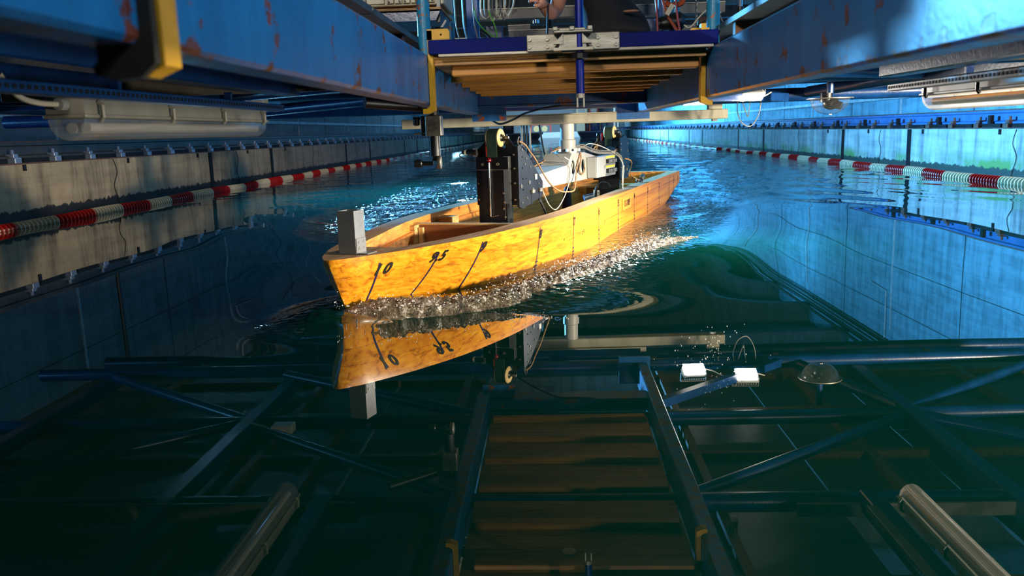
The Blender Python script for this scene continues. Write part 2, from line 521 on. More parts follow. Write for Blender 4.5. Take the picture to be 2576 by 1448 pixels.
def obj(name, mb, mat, parent=None, smooth=False, label=None, loc=None, kind=None, ang=35):
    """one mesh object. With an unrotated thing as parent the builder holds world coordinates; in a rotated thing its own"""
    me = bpy.data.meshes.new(name)
    off = ROOT.get(parent.name, Vector((0, 0, 0))) if parent is not None else Vector(loc or (0, 0, 0))
    me.from_pydata([tuple(Vector(p)-off) for p in mb.v], [], mb.f)
    me.materials.append(M[mat] if isinstance(mat, str) else mat)
    if smooth:
        me.polygons.foreach_set('use_smooth', [True]*len(me.polygons))
        try: me.set_sharp_from_angle(angle=math.radians(ang))
        except Exception: pass
    me.update()
    o = bpy.data.objects.new(name, me)
    COL.objects.link(o)
    if parent is not None:
        o.parent = parent
        ROOT[o.name] = off
    elif loc: o.location = loc
    if label: o['label'] = label
    if kind: o['kind'] = kind
    return o

def dupe(o, parent, loc=None, rot=None):
    c = o.copy()
    COL.objects.link(c)
    c.parent = parent
    if loc is not None: c.location = loc
    if rot is not None: c.rotation_euler = rot
    return c

def single(name, mb, mat, label, cat, loc=(0, 0, 0), group=None, smooth=False, kind=None):
    return tag(obj(name, mb, mat, None, smooth, None, loc), label, cat, group, kind)
def struct(name, mb, mat, parent=None, smooth=False):
    o = obj(name, mb, mat, parent, smooth)
    if parent is None: o['kind'] = 'structure'
    return o

# ---------------------------------------------------------------- model hull shape (needed by the water too)
HB = Vector((-0.852, 3.044, 0.0))
HA = math.radians(-16.4)
HC, HS = math.cos(HA), math.sin(HA)
def h2w(n, u, z):
    """hull frame (n to the model's side, u aft from the stem, z up) to world"""
    return (HB.x+n*HC-u*HS, HB.y+n*HS+u*HC, z)
DECK_Z = 0.25
_du = [0, .03, .08, .16, .28, .40, .55, .70, 1.0, 1.3, 1.7, 2.0, 6.03]
_dn = [.012, .036, .072, .112, .168, .212, .26, .298, .366, .415, .458, .467, .467]
_wu = [.13, .2, .3, .4, .55, .7, .9, 1.15, 1.4, 1.75, 2.1, 6.03]
_wn = [.002, .008, .02, .035, .066, .142, .238, .335, .398, .447, .467, .467]
_bu = [0, 4.2, 4.7, 5.28, 5.57, 5.85, 6.03]
_bz = [-.22, -.22, -.17, -.085, -.04, .005, .03]
def hb_deck(u): return np.interp(u, _du, _dn)
def hb_wl(u): return np.interp(u, _wu, _wn, left=0.0)
def z_bot(u): return np.interp(u, _bu, _bz)
def hb(u, z):
    d = float(hb_deck(u)); w = float(hb_wl(u))
    if u < 0.13*(1-max(z, 0)/0.25)-1e-6: return 0.0
    if z >= 0:
        s = min(z/0.25, 1.0)
        r = w+(d-w)*(1-(1-s)**1.35)
        if u < 0.2:
            st = 0.13*(1-s)
            r = min(r, 0.012*s+(u-st)*1.05)
            r = max(r, 0.003)
    else:
        r = w*(1-0.5*min(-z/0.22, 1)**3)
    zb = float(z_bot(u)); zk = zb+0.13
    if z < zk and u > 2.0:
        t = min((zk-z)/0.13, 1.0)
        r = min(r, d*(1-0.75*(1-math.sqrt(max(0, 1-t**2.2)))))
    return r

# ---------------------------------------------------------------- tank and hall
WX = 4.9
for sgn, side in ((-1, 'left'), (1, 'right')):
    w = struct('wall_'+side, MB().bx((sgn*WX, -2, -2), (sgn*(WX+2.2), 90, 0.55)), 'concreteL' if sgn < 0 else 'concreteR')
    js = None
    for k in range(-1, 9):
        for y0 in (3.85+8.03*k, 6.5+8.03*k):
            if y0 < 0: continue
            if js is None:
                js = obj('joint_strip', MB().bx((sgn*(WX-0.012), y0-0.055, -0.3), (sgn*(WX+0.02), y0+0.055, 0.548)), 'joint', w)
                ref = y0
            else: dupe(js, w, (0, y0-ref, 0))
    # thin pieces of formwork wire hanging on the wall
    for y0 in (9.2, 12.9, 17.1):
        obj('hanging_wire', MB().tube([(sgn*(WX-.006), y0, .545), (sgn*(WX-.008), y0+.05, .4), (sgn*(WX-.008), y0-.04, .25), (sgn*(WX-.008), y0+.03, .08), (sgn*(WX-.008), y0+.02, -.02)], 0.004, 5, 5), 'blackwire', w)
    for k in range(5):
        y0 = 7.6+1.93*k
        a = obj('wall_anchor', MB().bx((sgn*(WX-.014), y0-.02, .49), (sgn*(WX+.01), y0+.02, .548)), 'joint', w)

UX = 6.5
uw = {}
for sgn, side in ((-1, 'left'), (1, 'right')):
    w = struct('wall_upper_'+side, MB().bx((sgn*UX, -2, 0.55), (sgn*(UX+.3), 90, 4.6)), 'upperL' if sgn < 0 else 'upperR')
    uw[sgn] = w
    # pale ledge strip along the foot of the wall, horizontal formwork joints, vertical joints with pale filler
    obj('ledge_strip', MB().bx((sgn*(UX-.05), -2, 1.06), (sgn*(UX+.01), 88, 1.12)), 'pale', w)
    for zz in (2.05, 2.95):
        obj('formwork_joint', MB().bx((sgn*(UX-.006), -2, zz-.006), (sgn*(UX+.01), 88, zz+.006)), 'seam', w)
    a = b = None
    for k in range(16):
        y0 = 5.5+5.35*k
        if a is None:
            a = obj('pale_joint', MB().bx((sgn*(UX-.02), y0-.018, .55), (sgn*(UX+.01), y0+.018, 3.4)), 'pale', w)
            b = obj('formwork_joint', MB().bx((sgn*(UX-.009), y0+2.6-.006, .55), (sgn*(UX+.01), y0+2.6+.006, 4.4)), 'seam', w)
        else:
            dupe(a, w, (0, 5.35*k, 0)); dupe(b, w, (0, 5.35*k, 0))
    # cable runs under the ceiling
    for q, (zz, xx) in enumerate(((3.62, .10), (3.72, .12), (3.80, .12), (3.92, .2))):
        obj('cable_run', MB().cyl((sgn*(UX-xx), -2, zz), (sgn*(UX-xx), 88, zz), 0.022 if q < 3 else .035, 8), 'joint', w)
    for y0 in (6.3, 11.2, 16.4):
        obj('conduit', MB().tube([(sgn*(UX-.03), y0, 3.6), (sgn*(UX-.03), y0, 2.6), (sgn*(UX-.03), y0+.8, 2.55)], 0.014, 6), 'pale', w)
obj('vent_panel', MB().bx((UX-.03, 8.3, 2.62), (UX+.01, 8.7, 3.0)), 'darkply', uw[1])
struct('ceiling', MB().bx((-7, -2, 4.4), (7, 90, 4.7)), 'ceil')
for k in range(30):
    y0 = 1.2+2.9*k
    struct('trim_%d' % (k+1), MB().bx((-6.5, y0-.16, 3.95), (6.5, y0+.16, 4.41)), 'ceil')
struct('wall_back', MB().bx((-7, -2.3, -2), (7, -2, 4.6)), 'upperL')
struct('wall_end', MB().bx((-7, 88, -2), (7, 88.3, 4.6)), 'endwall')
struct('floor', MB().bx((-5.2, -2, -2.3), (5.2, 90, -2.0)), 'upperL')

def wall_lamp(y0, lab):
    t = thing('wall_lamp', lab, 'lamp', (UX-.25, y0, 3.3), 0, 'bulkhead lamps on the right hall wall')
    R = Matrix.Rotation(math.radians(55), 3, 'Y')
    obj('shade', MB().lathe([(.02, .0), (.12, -.05), (.17, -.14), (.165, -.145), (.0, -.06)], (UX-.3, y0, 3.3), 'Z', 16, Matrix.Rotation(math.radians(40), 3, 'Y')), 'white', t, True)
    obj('arm', MB().tube([(UX-.01, y0, 3.35), (UX-.2, y0, 3.42), (UX-.3, y0, 3.3)], .012, 6, 4), 'joint', t, True)
wall_lamp(6.9, 'small shaded lamp high on the right hall wall, nearer one mirrored in the water')
wall_lamp(11.9, 'small shaded lamp high on the right hall wall, farther one mirrored near the wave')

# carriage rails on the tank walls
def rail(sgn, mat, clampmat, lab):
    x = sgn*(WX+.17)
    t = thing('carriage_rail', lab, 'rail', (x, 0, .55))
    prof = [(-.07, .055), (.07, .055), (.07, .075), (.012, .09), (.012, .165), (.034, .175), (.034, .212), (-.034, .212), (-.034, .175), (-.012, .165), (-.012, .09), (-.07, .075)]
    obj('rail_head', MB().bx((x-.036, -1, .749), (x+.036, 87, .764)), 'rusty', t)
    obj('rail_bar', MB().prism(prof, (x, -1, .55), (1, 0, 0), (0, 0, 1), (0, 88, 0)), mat, t)
    obj('base_strip', MB().bx((x-.13, -1, .55), (x+.13, 87, .562)), 'rusty', t)
    c = p = None
    for k in range(75):
        y0 = 3.1+.643*k
        if c is None:
            mb = MB().bx((x-sgn*.13, y0-.05, .56), (x-sgn*.02, y0+.05, .61), .004)
            mb.bx((x-sgn*.11, y0-.035, .61), (x-sgn*.03, y0+.035, .645), .004)
            mb.cyl((x-sgn*.075, y0, .645), (x-sgn*.075, y0, .685), .016, 8)
            c = obj('rail_clamp', mb, clampmat, t)
            p = obj('gap_block', MB().bx((x-.125, y0+.10, .562), (x+.12, y0+.50, .606)), 'joint', t)  # dark block between clamps; its colour stands in for the shaded gap under the rail
        else:
            dupe(c, t, (0, .643*k, 0)); dupe(p, t, (0, .643*k, 0))
    if sgn > 0:
        s0 = None
        for k in range(40):
            y0 = 8.6+1.29*k
            if s0 is None: s0 = obj('stud', MB().bx((x-.12, y0-.03, .60), (x-.08, y0+.03, .70)), 'joint', t)
            else: dupe(s0, t, (0, 1.29*k, 0))
rail(-1, 'railgrey', 'greyblue', 'grey carriage rail with blue-grey clamps along the left tank wall')
rail(1, 'railblue', 'rusty', 'blue-grey carriage rail with rusty clamps along the right tank wall')

# ---------------------------------------------------------------- water
def front_dist(x, y, p, d, side):
    """signed distance inside the wave front line through p along d"""
    L = math.hypot(*d)
    nx, ny = d[1]/L*side, -d[0]/L*side
    return (x-p[0])*nx+(y-p[1])*ny, (x-p[0])*d[0]/L+(y-p[1])*d[1]/L

def sstep(a, b, x):
    t = np.clip((x-a)/(b-a), 0, 1)
    return t*t*(3-2*t)

def crest_n(u):
    """outer edge of the breaking bow wave on the model's near side, hull frame"""
    return np.interp(u, [-.05, .09, .41, .75, 1.03, 1.44, 2.19, 2.6], [.03, .24, .56, .70, .76, .82, .98, 1.06])

def wave(x, y):
    dx, dy = x-HB.x, y-HB.y
    n = dx*HC+dy*HS
    u = -dx*HS+dy*HC
    z = np.zeros_like(x)
    # left side: diverging bow waves behind a smooth front
    d, s = front_dist(x, y, (-0.93, 2.80), (-1.25, 3.15), 1)
    e = sstep(-0.35, 0.25, d)*np.exp(-np.maximum(s, 0)/7.0)*sstep(-0.2, 0.5, s)*(n < .2)
    z += 0.013*e*np.sin(2*PI*(d-0.02)/1.05)*np.exp(-np.maximum(d, 0)/2.2)
    z += 0.0035*e*np.sin(2*PI*(d*0.8+s*0.25)/0.46+.6)
    # bow swell: water heaped round the stem
    z += 0.045*np.exp(-((n+.10)**2/.03+(u-.20)**2/.06))
    z += 0.030*np.exp(-((n-.12)**2/.03+(u-.35)**2/.10))
    # left transverse waves farther back
    em = sstep(0.3, 2.0, d)*sstep(5.0, 8.0, y)*(n < 0)*np.exp(-np.maximum(y-14, 0)/20)
    z += em*(0.0050*np.sin(2*PI*(y*0.98+x*0.2)/1.25)+0.0028*np.sin(2*PI*(y-x*.3)/0.62+1))
    # right side: diverging waves behind the crest line
    dr, sr = front_dist(x, y, (0.35, 4.35), (1.9, 3.2), -1)
    er = sstep(0.0, 0.9, dr)*(n > .2)*sstep(0.2, 2.2, sr)*np.exp(-np.maximum(sr-6, 0)/9)
    z += er*0.0075*np.sin(2*PI*(dr-.3)/1.15)
    z += er*0.0040*np.sin(2*PI*(dr*.9+sr*.22)/0.55+2)
    z += er*0.0016*np.sin(2*PI*(dr+sr*.12)/0.26)
    # stern waves
    es = sstep(4.2, 6.0, u)*np.exp(-np.abs(n)/2.4)*np.exp(-np.maximum(u-6, 0)/10)
    z += es*(0.008*np.sin(2*PI*(u+np.abs(n)*.6)/.85)+0.004*np.sin(2*PI*(u*.6+np.abs(n))/.42))
    # breaking crest on the near side
    cn = crest_n(u)
    ec = sstep(-.08, .1, u)*(1-sstep(1.5, 2.7, u))
    z += ec*0.018*np.exp(-((n-cn+.10)/.10)**2)
    eo = sstep(.30, .75, u)*(1-sstep(1.6, 3.4, u))
    z += eo*0.048*np.exp(-((n-cn+.05)/.38)**2)*(n > cn-.05)+eo*0.048*sstep(cn-.35, cn-.05, n)*(n <= cn-.05)
    # hollow along the model side
    z -= 0.014*np.exp(-((u-1.75)/.6)**2)*np.exp(-(np.abs(np.abs(n)-.47)/.3)**2)
    # tiny overall undulation
    z += 0.0007*np.sin(2*PI*(x*.7+y*.5)/2.1)+0.0005*np.sin(2*PI*(y*.9-x*.4)/1.3)*sstep(3, 7, y)
    return z, n, u, d, dr

xs = np.arange(-4.9, 4.9001, 0.028)
ys = np.concatenate([np.arange(-1.9, 1.4, .1), np.arange(1.4, 9.5, .0225), np.arange(9.5, 20, .055), np.arange(20, 88.1, .35)])
X, Y = np.meshgrid(xs, ys)
Z, HN, HU, DL, DR = wave(X, Y)
nx, ny = len(xs), len(ys)
idx = np.arange(nx*ny).reshape(ny, nx)
Q = np.stack([idx[:-1, :-1], idx[:-1, 1:], idx[1:, 1:], idx[1:, :-1]], -1).reshape(-1, 4)
cn_, cu_ = HN.ravel()[Q].mean(1), HU.ravel()[Q].mean(1)
inside = (np.abs(cn_) < np.maximum(hb_wl(cu_)-.045, 0)) & (cu_ > .35) & (cu_ < 5.6)
Q = Q[~inside]
me = bpy.data.meshes.new('water')
me.vertices.add(nx*ny)
me.vertices.foreach_set('co', np.stack([X.ravel(), Y.ravel(), Z.ravel()], 1).astype(np.float32).ravel())
me.loops.add(Q.size)
me.loops.foreach_set('vertex_index', Q.ravel().astype(np.int32))
me.polygons.add(len(Q))
me.polygons.foreach_set('loop_start', np.arange(0, Q.size, 4, dtype=np.int32))
me.polygons.foreach_set('use_smooth', np.ones(len(Q), bool))
# how choppy the surface is, drives the fine ripples
left_chop = sstep(1.9, 3.4, HU)*(1-sstep(0.0, .8, -HN-.47-.34*HU))*(HN < 0)
right_chop = sstep(0.3, 1.6, DR)*(HN > 0)*.025
wake = sstep(4.8, 6.2, HU)*.22*np.exp(-(HN/1.0)**2)
far = sstep(14, 34, Y)*.05
stem = .5*np.exp(-((HN+.13)**2/.012+(HU-.16)**2/.035))
near_side = (np.exp(-((HN-(crest_n(HU)+.45)/2)/.20)**2)*sstep(.3, .7, HU)*(1-sstep(4.6, 5.6, HU))*(HN > .3))*.8
chop = np.clip(left_chop*sstep(.1, .9, DL)+right_chop+wake+far+near_side+stem, 0, 1)
at = me.attributes.new('chop', 'FLOAT', 'POINT')
at.data.foreach_set('value', chop.ravel().astype(np.float32))
me.update(); me.validate()
m, nt, b = _nt('tank_water')
b.inputs['Base Color'].default_value = (0.0003, 0.019, 0.0145, 1)
b.inputs['Roughness'].default_value = 0.0
b.inputs['IOR'].default_value = 1.78
a = nt.nodes.new('ShaderNodeAttribute'); a.attribute_name = 'chop'
v = coords(nt, (1, 1.5, 1))
h1 = noise(nt, v, 13.0, 1, 0.5)
h2 = noise(nt, v, 30.0, 0, 0.5)
ad = nt.nodes.new('ShaderNodeMath'); ad.operation = 'MULTIPLY_ADD'; ad.inputs[1].default_value = .55
nt.links.new(h2, ad.inputs[0]); nt.links.new(h1, ad.inputs[2])
mu = nt.nodes.new('ShaderNodeMath'); mu.operation = 'MULTIPLY'
nt.links.new(ad.outputs[0], mu.inputs[0]); nt.links.new(a.outputs['Fac'], mu.inputs[1])
bump(nt, b, mu.outputs[0], 1.0, 0.095)
me.materials.append(m)
water = bpy.data.objects.new('water', me)
COL.objects.link(water)
water['kind'] = 'structure'

# breaking bow wave: crinkled strip of white water and droplets
def fbm(P, freqs, seed):
    r = np.random.RandomState(seed)
    out = 0
    for f, a in freqs:
        for _ in range(5):
            k = r.normal(size=2); k /= np.linalg.norm(k)
            ph = r.uniform(0, 2*PI)
            w2 = r.normal(size=2)*f*.6
            out = out+a*np.sin(f*(P[..., 0]*k[0]+P[..., 1]*k[1])+ph+1.3*np.sin(P[..., 0]*w2[0]+P[..., 1]*w2[1]+ph*2))
    return out/3.0

def foam_strip(name, u0, u1, inner, outer, h0, seed, nu, nv, amp):
    U = np.linspace(u0, u1, nu); T = np.linspace(0, 1, nv)
    UU, TT = np.meshgrid(U, T, indexing='ij')
    ni, no = inner(UU), outer(UU)
    P0 = np.stack([UU, ni+(no-ni)*TT], -1)
    jag = fbm(P0, [(30, .012), (75, .008)], seed+3)
    NN = ni+(no-ni)*TT+jag*(TT > 0)*np.minimum(TT*6, 1)
    xx = HB.x+NN*HC-UU*HS; yy = HB.y+NN*HS+UU*HC
    zb = wave(xx, yy)[0]
    env = np.clip(np.minimum(TT, 1-TT)*5, 0, 1)*np.clip((UU-u0)/.10, 0, 1)*np.clip((u1-UU)/.5, 0, 1)
    P = np.stack([UU, NN], -1)
    cr = np.abs(fbm(P, [(55, .5), (120, .45), (240, .30)], seed))
    zz = zb-.010+env*(h0(UU)*np.sin(PI*TT)**.7+amp*cr+.012)
    mb = MB().grid(np.stack([xx, yy, zz], -1).tolist())
    o = obj(name, mb, 'foam', None, True, ang=180)
    return o

m, nt, b = _nt('white_water')
v = coords(nt)
nt.links.new(ramp(nt, noise(nt, v, 28, 5, .75), [(.42, (.035, .030, .020)), (.56, (.16, .13, .085)), (.68, (.75, .72, .66))]), b.inputs['Base Color'])  # palest noise flecks put white glints into the colour of the broken water
b.inputs['Roughness'].default_value = 0.06
b.inputs['IOR'].default_value = 1.8
bump(nt, b, noise(nt, v, 85, 4, .65), 1.0, .02)
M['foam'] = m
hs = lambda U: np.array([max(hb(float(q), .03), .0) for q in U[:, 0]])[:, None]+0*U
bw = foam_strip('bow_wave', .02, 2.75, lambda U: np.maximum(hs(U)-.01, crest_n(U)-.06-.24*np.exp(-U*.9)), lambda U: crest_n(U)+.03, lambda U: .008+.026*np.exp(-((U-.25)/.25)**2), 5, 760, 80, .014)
tag(bw, 'crinkled white bow wave breaking along the near side of the wooden model', 'wave', kind='stuff')
bw2 = foam_strip('side_wave', .95, 3.0, lambda U: .62+.06*(U-1), lambda U: .72+.07*(U-1), lambda U: .004+0*U, 9, 480, 26, .012)
tag(bw2, 'second thin line of broken white water between model side and bow wave', 'wave', kind='stuff')

mb = MB()
ico = [(0, 0, 1), (.894, 0, .447), (.276, .851, .447), (-.724, .526, .447), (-.724, -.526, .447), (.276, -.851, .447), (.724, .526, -.447), (-.276, .851, -.447), (-.894, 0, -.447), (-.276, -.851, -.447), (.724, -.526, -.447), (0, 0, -1)]
icf = [(0, 1, 2), (0, 2, 3), (0, 3, 4), (0, 4, 5), (0, 5, 1), (1, 6, 2), (2, 7, 3), (3, 8, 4), (4, 9, 5), (5, 10, 1), (2, 6, 7), (3, 7, 8), (4, 8, 9), (5, 9, 10), (1, 10, 6), (11, 7, 6), (11, 8, 7), (11, 9, 8), (11, 10, 9), (11, 6, 10)]
for k in range(650):
    u = abs(rng.normal(0, 1.1))*.8+.0
    if u > 3.2: continue
    c = float(crest_n(u))
    if rng.rand() < .25: n = .64+.07*(u-1)+rng.normal(0, .05) if u > .9 else c
    else: n = c-.02-abs(rng.normal(0, .09))
    if n < hb(u, .05)+.01: n = hb(u, .05)+.015
    x, y, _ = h2w(n, u, 0)
    r = .0010+.0022*rng.rand()**2
    zz = float(wave(np.array([x]), np.array([y]))[0][0])+.02+abs(rng.normal(0, .022))
    mb.add([(x+p[0]*r, y+p[1]*r, zz+p[2]*r) for p in ico], icf)
for k in range(60):
    x, y = .46+rng.normal(0, .06), 2.45+rng.normal(0, .10)
    r = .0005+.0007*rng.rand()
    zz = abs(rng.normal(0, .05))+.01
    mb.add([(x+p[0]*r, y+p[1]*r, zz+p[2]*r*2) for p in ico], icf)
m, nt, b = _nt('droplet')
b.inputs['Base Color'].default_value = (.95, .95, .95, 1); b.inputs['Roughness'].default_value = .05
b.inputs['IOR'].default_value = 1.6
M['droplet'] = m
tag(obj('spray', mb, 'droplet', None, True, ang=180), 'fine spray of water drops thrown up over the bow wave', 'spray', kind='stuff')

# ---------------------------------------------------------------- lane lines of floats
def lane_line(sgn, lab):
    t = thing('lane_line', lab, 'lane line', (sgn*4.70, 6, .012))
    x = sgn*4.70
    prof = [(.018, -.030), (.018, -.004), (.056, -.022), (.0595, -.017), (.055, -.012), (.024, .010), (.018, .030)]
    if sgn < 0: prof = [(r, h) for r, h in prof]
    ya = 6.0
    mk = {}
    wob = lambda y: (.015*math.sin(y*1.7)+.01*math.sin(y*4.1), .006*math.sin(y*2.3+1))
    for k in range(300):
        y0 = ya+.0605*k
        c = 'redfloat' if int((y0+(.2 if sgn < 0 else .0))/.605) % 2 else 'whitefloat'
        dx, dz = wob(y0)
        if c not in mk:
            o = obj('float_disc', MB().lathe(prof, (x, ya, .012), 'Y', 18), c, t, True)
            mk[c] = o
            o.location = (dx, y0-ya, dz)
        else: dupe(mk[c], t, (dx, y0-ya, dz))
    y1 = ya+.0605*300
    for c, par in (('redfloat', 1), ('whitefloat', 0)):
        mb = MB()
        k = int((y1+(.2 if sgn < 0 else 0))/.605)
        while k*.605 < 80:
            if k % 2 == par:
                a0 = max(k*.605-(.2 if sgn < 0 else 0), y1); b0 = (k+1)*.605-(.2 if sgn < 0 else 0)
                nseg = 6
                pts = []; rr = []
                for q in range(nseg*2+1):
                    yy = a0+(b0-a0)*q/(nseg*2)
                    pts.append((x+wob(yy)[0], yy, .012+wob(yy)[1])); rr.append(.057 if q % 2 else .045)
                mb.tube(pts, rr, 10)
            k += 1
        obj('distant_floats', mb, c, t, True, kind='stuff')
    obj('cord', MB().cyl((x, ya-.2, .012), (x, 80, .012), .012, 6), 'white', t)
lane_line(-1, 'red and white float line lying in the water along the left tank wall')
lane_line(1, 'red and white float line lying in the water along the right tank wall')

# ---------------------------------------------------------------- towing carriage
car = thing('towing_carriage', 'blue steel towing carriage frame spanning the tank above the model', 'carriage', (0.06, 4.6, .8))
obj('girder', MB().bx((-.465, -.6, .797), (-.40, 4.72, .957), .006), 'girder', car)
obj('girder', MB().bx((.52, -.6, .790), (.585, 5.25, .950), .006), 'girder', car)
mb = MB().bx((-.40, 4.70, .838), (.52, 4.78, .925), .004)
mb.bx((-.40, 4.66, .832), (.52, 4.80, .842))
obj('cross_beam', mb, 'rustblue', car)
obj('end_plate', MB().bx((-.44, 4.72, .76), (-.25, 4.735, .92)), 'rustblue', car)
obj('end_plate', MB().bx((.40, 5.25, .75), (.60, 5.265, .93)), 'rustblue', car)
for y0, z0 in ((5.46, .868), (4.62, .945), (3.52, .945)):
    mb = MB().cyl((-3.6, y0, z0), (3.6, y0, z0), .042, 14)
    o = obj('cross_tube', mb, 'steel_blue', car, True)
for y0 in (6.3,):
    obj('cross_tube', MB().cyl((-3.6, y0, 1.02), (3.6, y0, 1.02), .05, 14), 'steel_blue', car, True)
for x0, z0 in ((-1.80, .935), (-3.1, .935), (1.97, .935), (3.2, .935), (-1.06, .915), (1.33, .905)):
    y1 = 5.5 if abs(x0) > 1.5 else 3.45
    obj('long_beam', MB().bx((x0-.04, -.6, z0-.045), (x0+.04, y1, z0+.045), .005), 'steel_blue', car)
for p, q, r in (((-1.85, 4.58, .93), (-.47, 3.55, .93), .030), ((-3.05, 5.42, .88), (-1.85, 4.64, .93), .034), ((-1.85, 5.42, .88), (-.46, 4.66, .93), .034),
                ((-3.1, 3.6, .93), (-1.85, 4.58, .93), .03), ((.59, 3.56, .93), (1.93, 4.56, .93), .030), ((1.6, 5.42, .88), (1.97, 4.66, .93), .034),
                ((3.15, 5.42, .88), (2.0, 4.66, .93), .03), ((1.97, 4.58, .93), (3.1, 3.6, .93), .034)):
    obj('diagonal_brace', MB().cyl(p, q, r, 12), 'steel_blue', car, True)
obj('diagonal_brace', MB().bar((.56, 4.62, .86), (1.45, 5.38, .85), .05, .05), 'steel_blue', car)
obj('gusset_plate', MB().bx((-1.95, 4.52, .985), (-1.70, 4.72, .995)), 'steel_blue', car)
obj('gusset_plate', MB().bx((1.86, 4.5, .985), (2.08, 4.72, .995)), 'steel_blue', car)
# floor boards of the carriage and the brown joists under them
for x0, x1 in ((-3.5, -2.72), (-2.7, -1.87), (-1.85, -1.12), (-1.10, -.49), (.61, 1.28), (1.30, 1.90), (1.92, 2.7), (2.72, 3.5)):
    for y0, y1 in ((-.5, 1.2), (1.22, 2.4), (2.42, 3.6), (3.62, 4.78), (4.8, 6.2)):
        if (x0, y0) in ((1.30, 2.42),): y1 = 2.75
        obj('floor_board', MB().bx((x0, y0, 1.035), (x1, y1, 1.053)), 'darkply', car)
for x0 in (-2.71, -1.64, -1.30, -.62, .72, 1.62, 2.71):
    obj('floor_joist', MB().bx((x0-.022, -.4, .985), (x0+.022, 6.1, 1.034)), 'brownjoist', car)
for y0 in (5.62, 4.90, 4.22, 2.95):
    obj('floor_joist', MB().bx((-3.4, y0-.02, .99), (-.5, y0+.02, 1.034)), 'brownjoist', car)
    obj('floor_joist', MB().bx((.62, y0-.02, .99), (3.4, y0+.02, 1.034)), 'brownjoist', car)
obj('edge_panel', MB().bx((-2.25, 3.40, .885), (-.90, 3.42, .985), .003), 'ubeam', car)
obj('edge_panel', MB().bx((1.02, 3.40, .905), (2.6, 3.42, .965), .003), 'ubeam', car)
# guard posts
for x0, y0, r in ((-.452, 3.12, .0235), (-.494, 4.3, .0235), (.645, 4.5, .0235), (.60, 3.22, .0245)):
    obj('post', MB().cyl((x0, y0, .95), (x0, y0, 2.1), r, 18), 'post', car, True)
obj('foot_plate', MB().bx((-.50, 4.25, .95), (-.44, 4.36, .965)), 'post', car)

# end carriages on the rails, out of the frame to the sides
for sgn in (-1, 1):
    x0 = sgn*(WX+.17)
    obj('end_truck', MB().bx((x0-.15, -1.5, .79), (x0+.15, -.3, 1.1), .02), 'steel_blue', car)
    obj('end_truck_arm', MB().bx((sgn*3.5, -.6, .9), (sgn*(WX+.1), -.45, 1.05)), 'steel_blue', car)

jb = thing('junction_box', 'small white junction box under the blue cross tube, mirrored near the bow post', 'box', (-1.56, 4.45, .9))
obj('case', MB().bx((-1.62, 4.40, .885), (-1.50, 4.48, .935), .004), 'white', jb)
obj('cover', MB().bx((-1.615, 4.396, .89), (-1.505, 4.40, .93), .001), 'white', jb)
obj('lead', MB().tube([(-1.62, 4.44, .91), (-1.70, 4.45, .90), (-1.80, 4.5, .885)], .006, 6, 4), 'greywire', jb, True)
# timber platform hung between the girders
pf = thing('timber_platform', 'timber platform of plywood on wooden joists between the two girders', 'platform', (.06, 4, .88))
for q, (z0, z1) in enumerate(((.921, .930), (.931, .939), (.940, .948), (.949, .957))):
    obj('ply_layer', MB().bx((-.385, 2.82+.004*(q % 2), z0), (.505, 4.68, z1)), 'ply', pf)
for k, (y0, w) in enumerate(((2.86, .05), (3.20, .05), (3.55, .05), (3.90, .05), (4.20, .05), (4.50, .05))):
    xa = -.33 if k == 0 else -.372
    obj('joist', MB().bx((xa, y0, .887), (.49, y0+w, .920), .004), 'joist', pf)
obj('drain_disc', MB().cyl((.03, 3.02, .916), (.03, 3.02, .9205), .028, 20), 'white', pf, True)

# yellow hook clamps that carry the platform
def hook(x0, y0, sgn, lab, big=False):
    t = thing('hook_clamp', lab, 'clamp', (x0, y0, .86), 0)
    zt = 1.03
    w = .038
    prof = [(0, zt), (0, .80), (-sgn*.008, .775), (-sgn*.030, .768), (-sgn*.055, .776), (-sgn*.060, .788)]
    th = .012
    pts = [(x0+a, z) for a, z in prof]
    mb = MB()
    outer = [(sgn*.0, zt), (sgn*.0, .792), (-sgn*.012, .782), (-sgn*.024, .782), (-sgn*.024, .766), (-sgn*.008, .766), (sgn*.016, .776), (sgn*.016, zt)]
    mb.prism(outer, (x0, y0, 0), (1, 0, 0), (0, 0, 1), (0, w, 0))
    obj('hook_bar', mb, 'yellow', t)
    return t
h1 = hook(-.398, .84, 1, 'blurred yellow hook clamp with dark front edge, nearest the camera')
obj('front_edge', MB().prism([(-.046, 1.03), (-.046, .782), (-.052, .776), (-.050, .768), (-.03, .762), (-.004, .764), (.012, .778), (.012, 1.03)], (-.398, .828, 0), (1, 0, 0), (0, 0, 1), (0, .012, 0)), 'darkmatt', h1)  # dark plate over the hook's camera-facing side
h2 = hook(-.398, 2.80, 1, 'yellow hook clamp on the girder at the silver probe block')
obj('top_plate', MB().plate([(-.018, 1.0), (.056, 1.0), (.056, 1.026), (.05, 1.034), (-.018, 1.034)], [(.028, 1.016, .0035)], (-.38, 2.80, 0), (1, 0, 0), (0, 0, 1), (0, .012, 0)), 'yellow', h2)
h3 = hook(.518, 2.90, -1, 'yellow hook clamp on the girder beside the lit floodlight')
obj('top_plate', MB().plate([(-.055, .99), (.014, .99), (.014, 1.018), (-.045, 1.018), (-.055, 1.006)], [(-.028, 1.003, .0035)], (.518, 2.92, 0), (1, 0, 0), (0, 0, 1), (0, .012, 0)), 'yellow', h3)

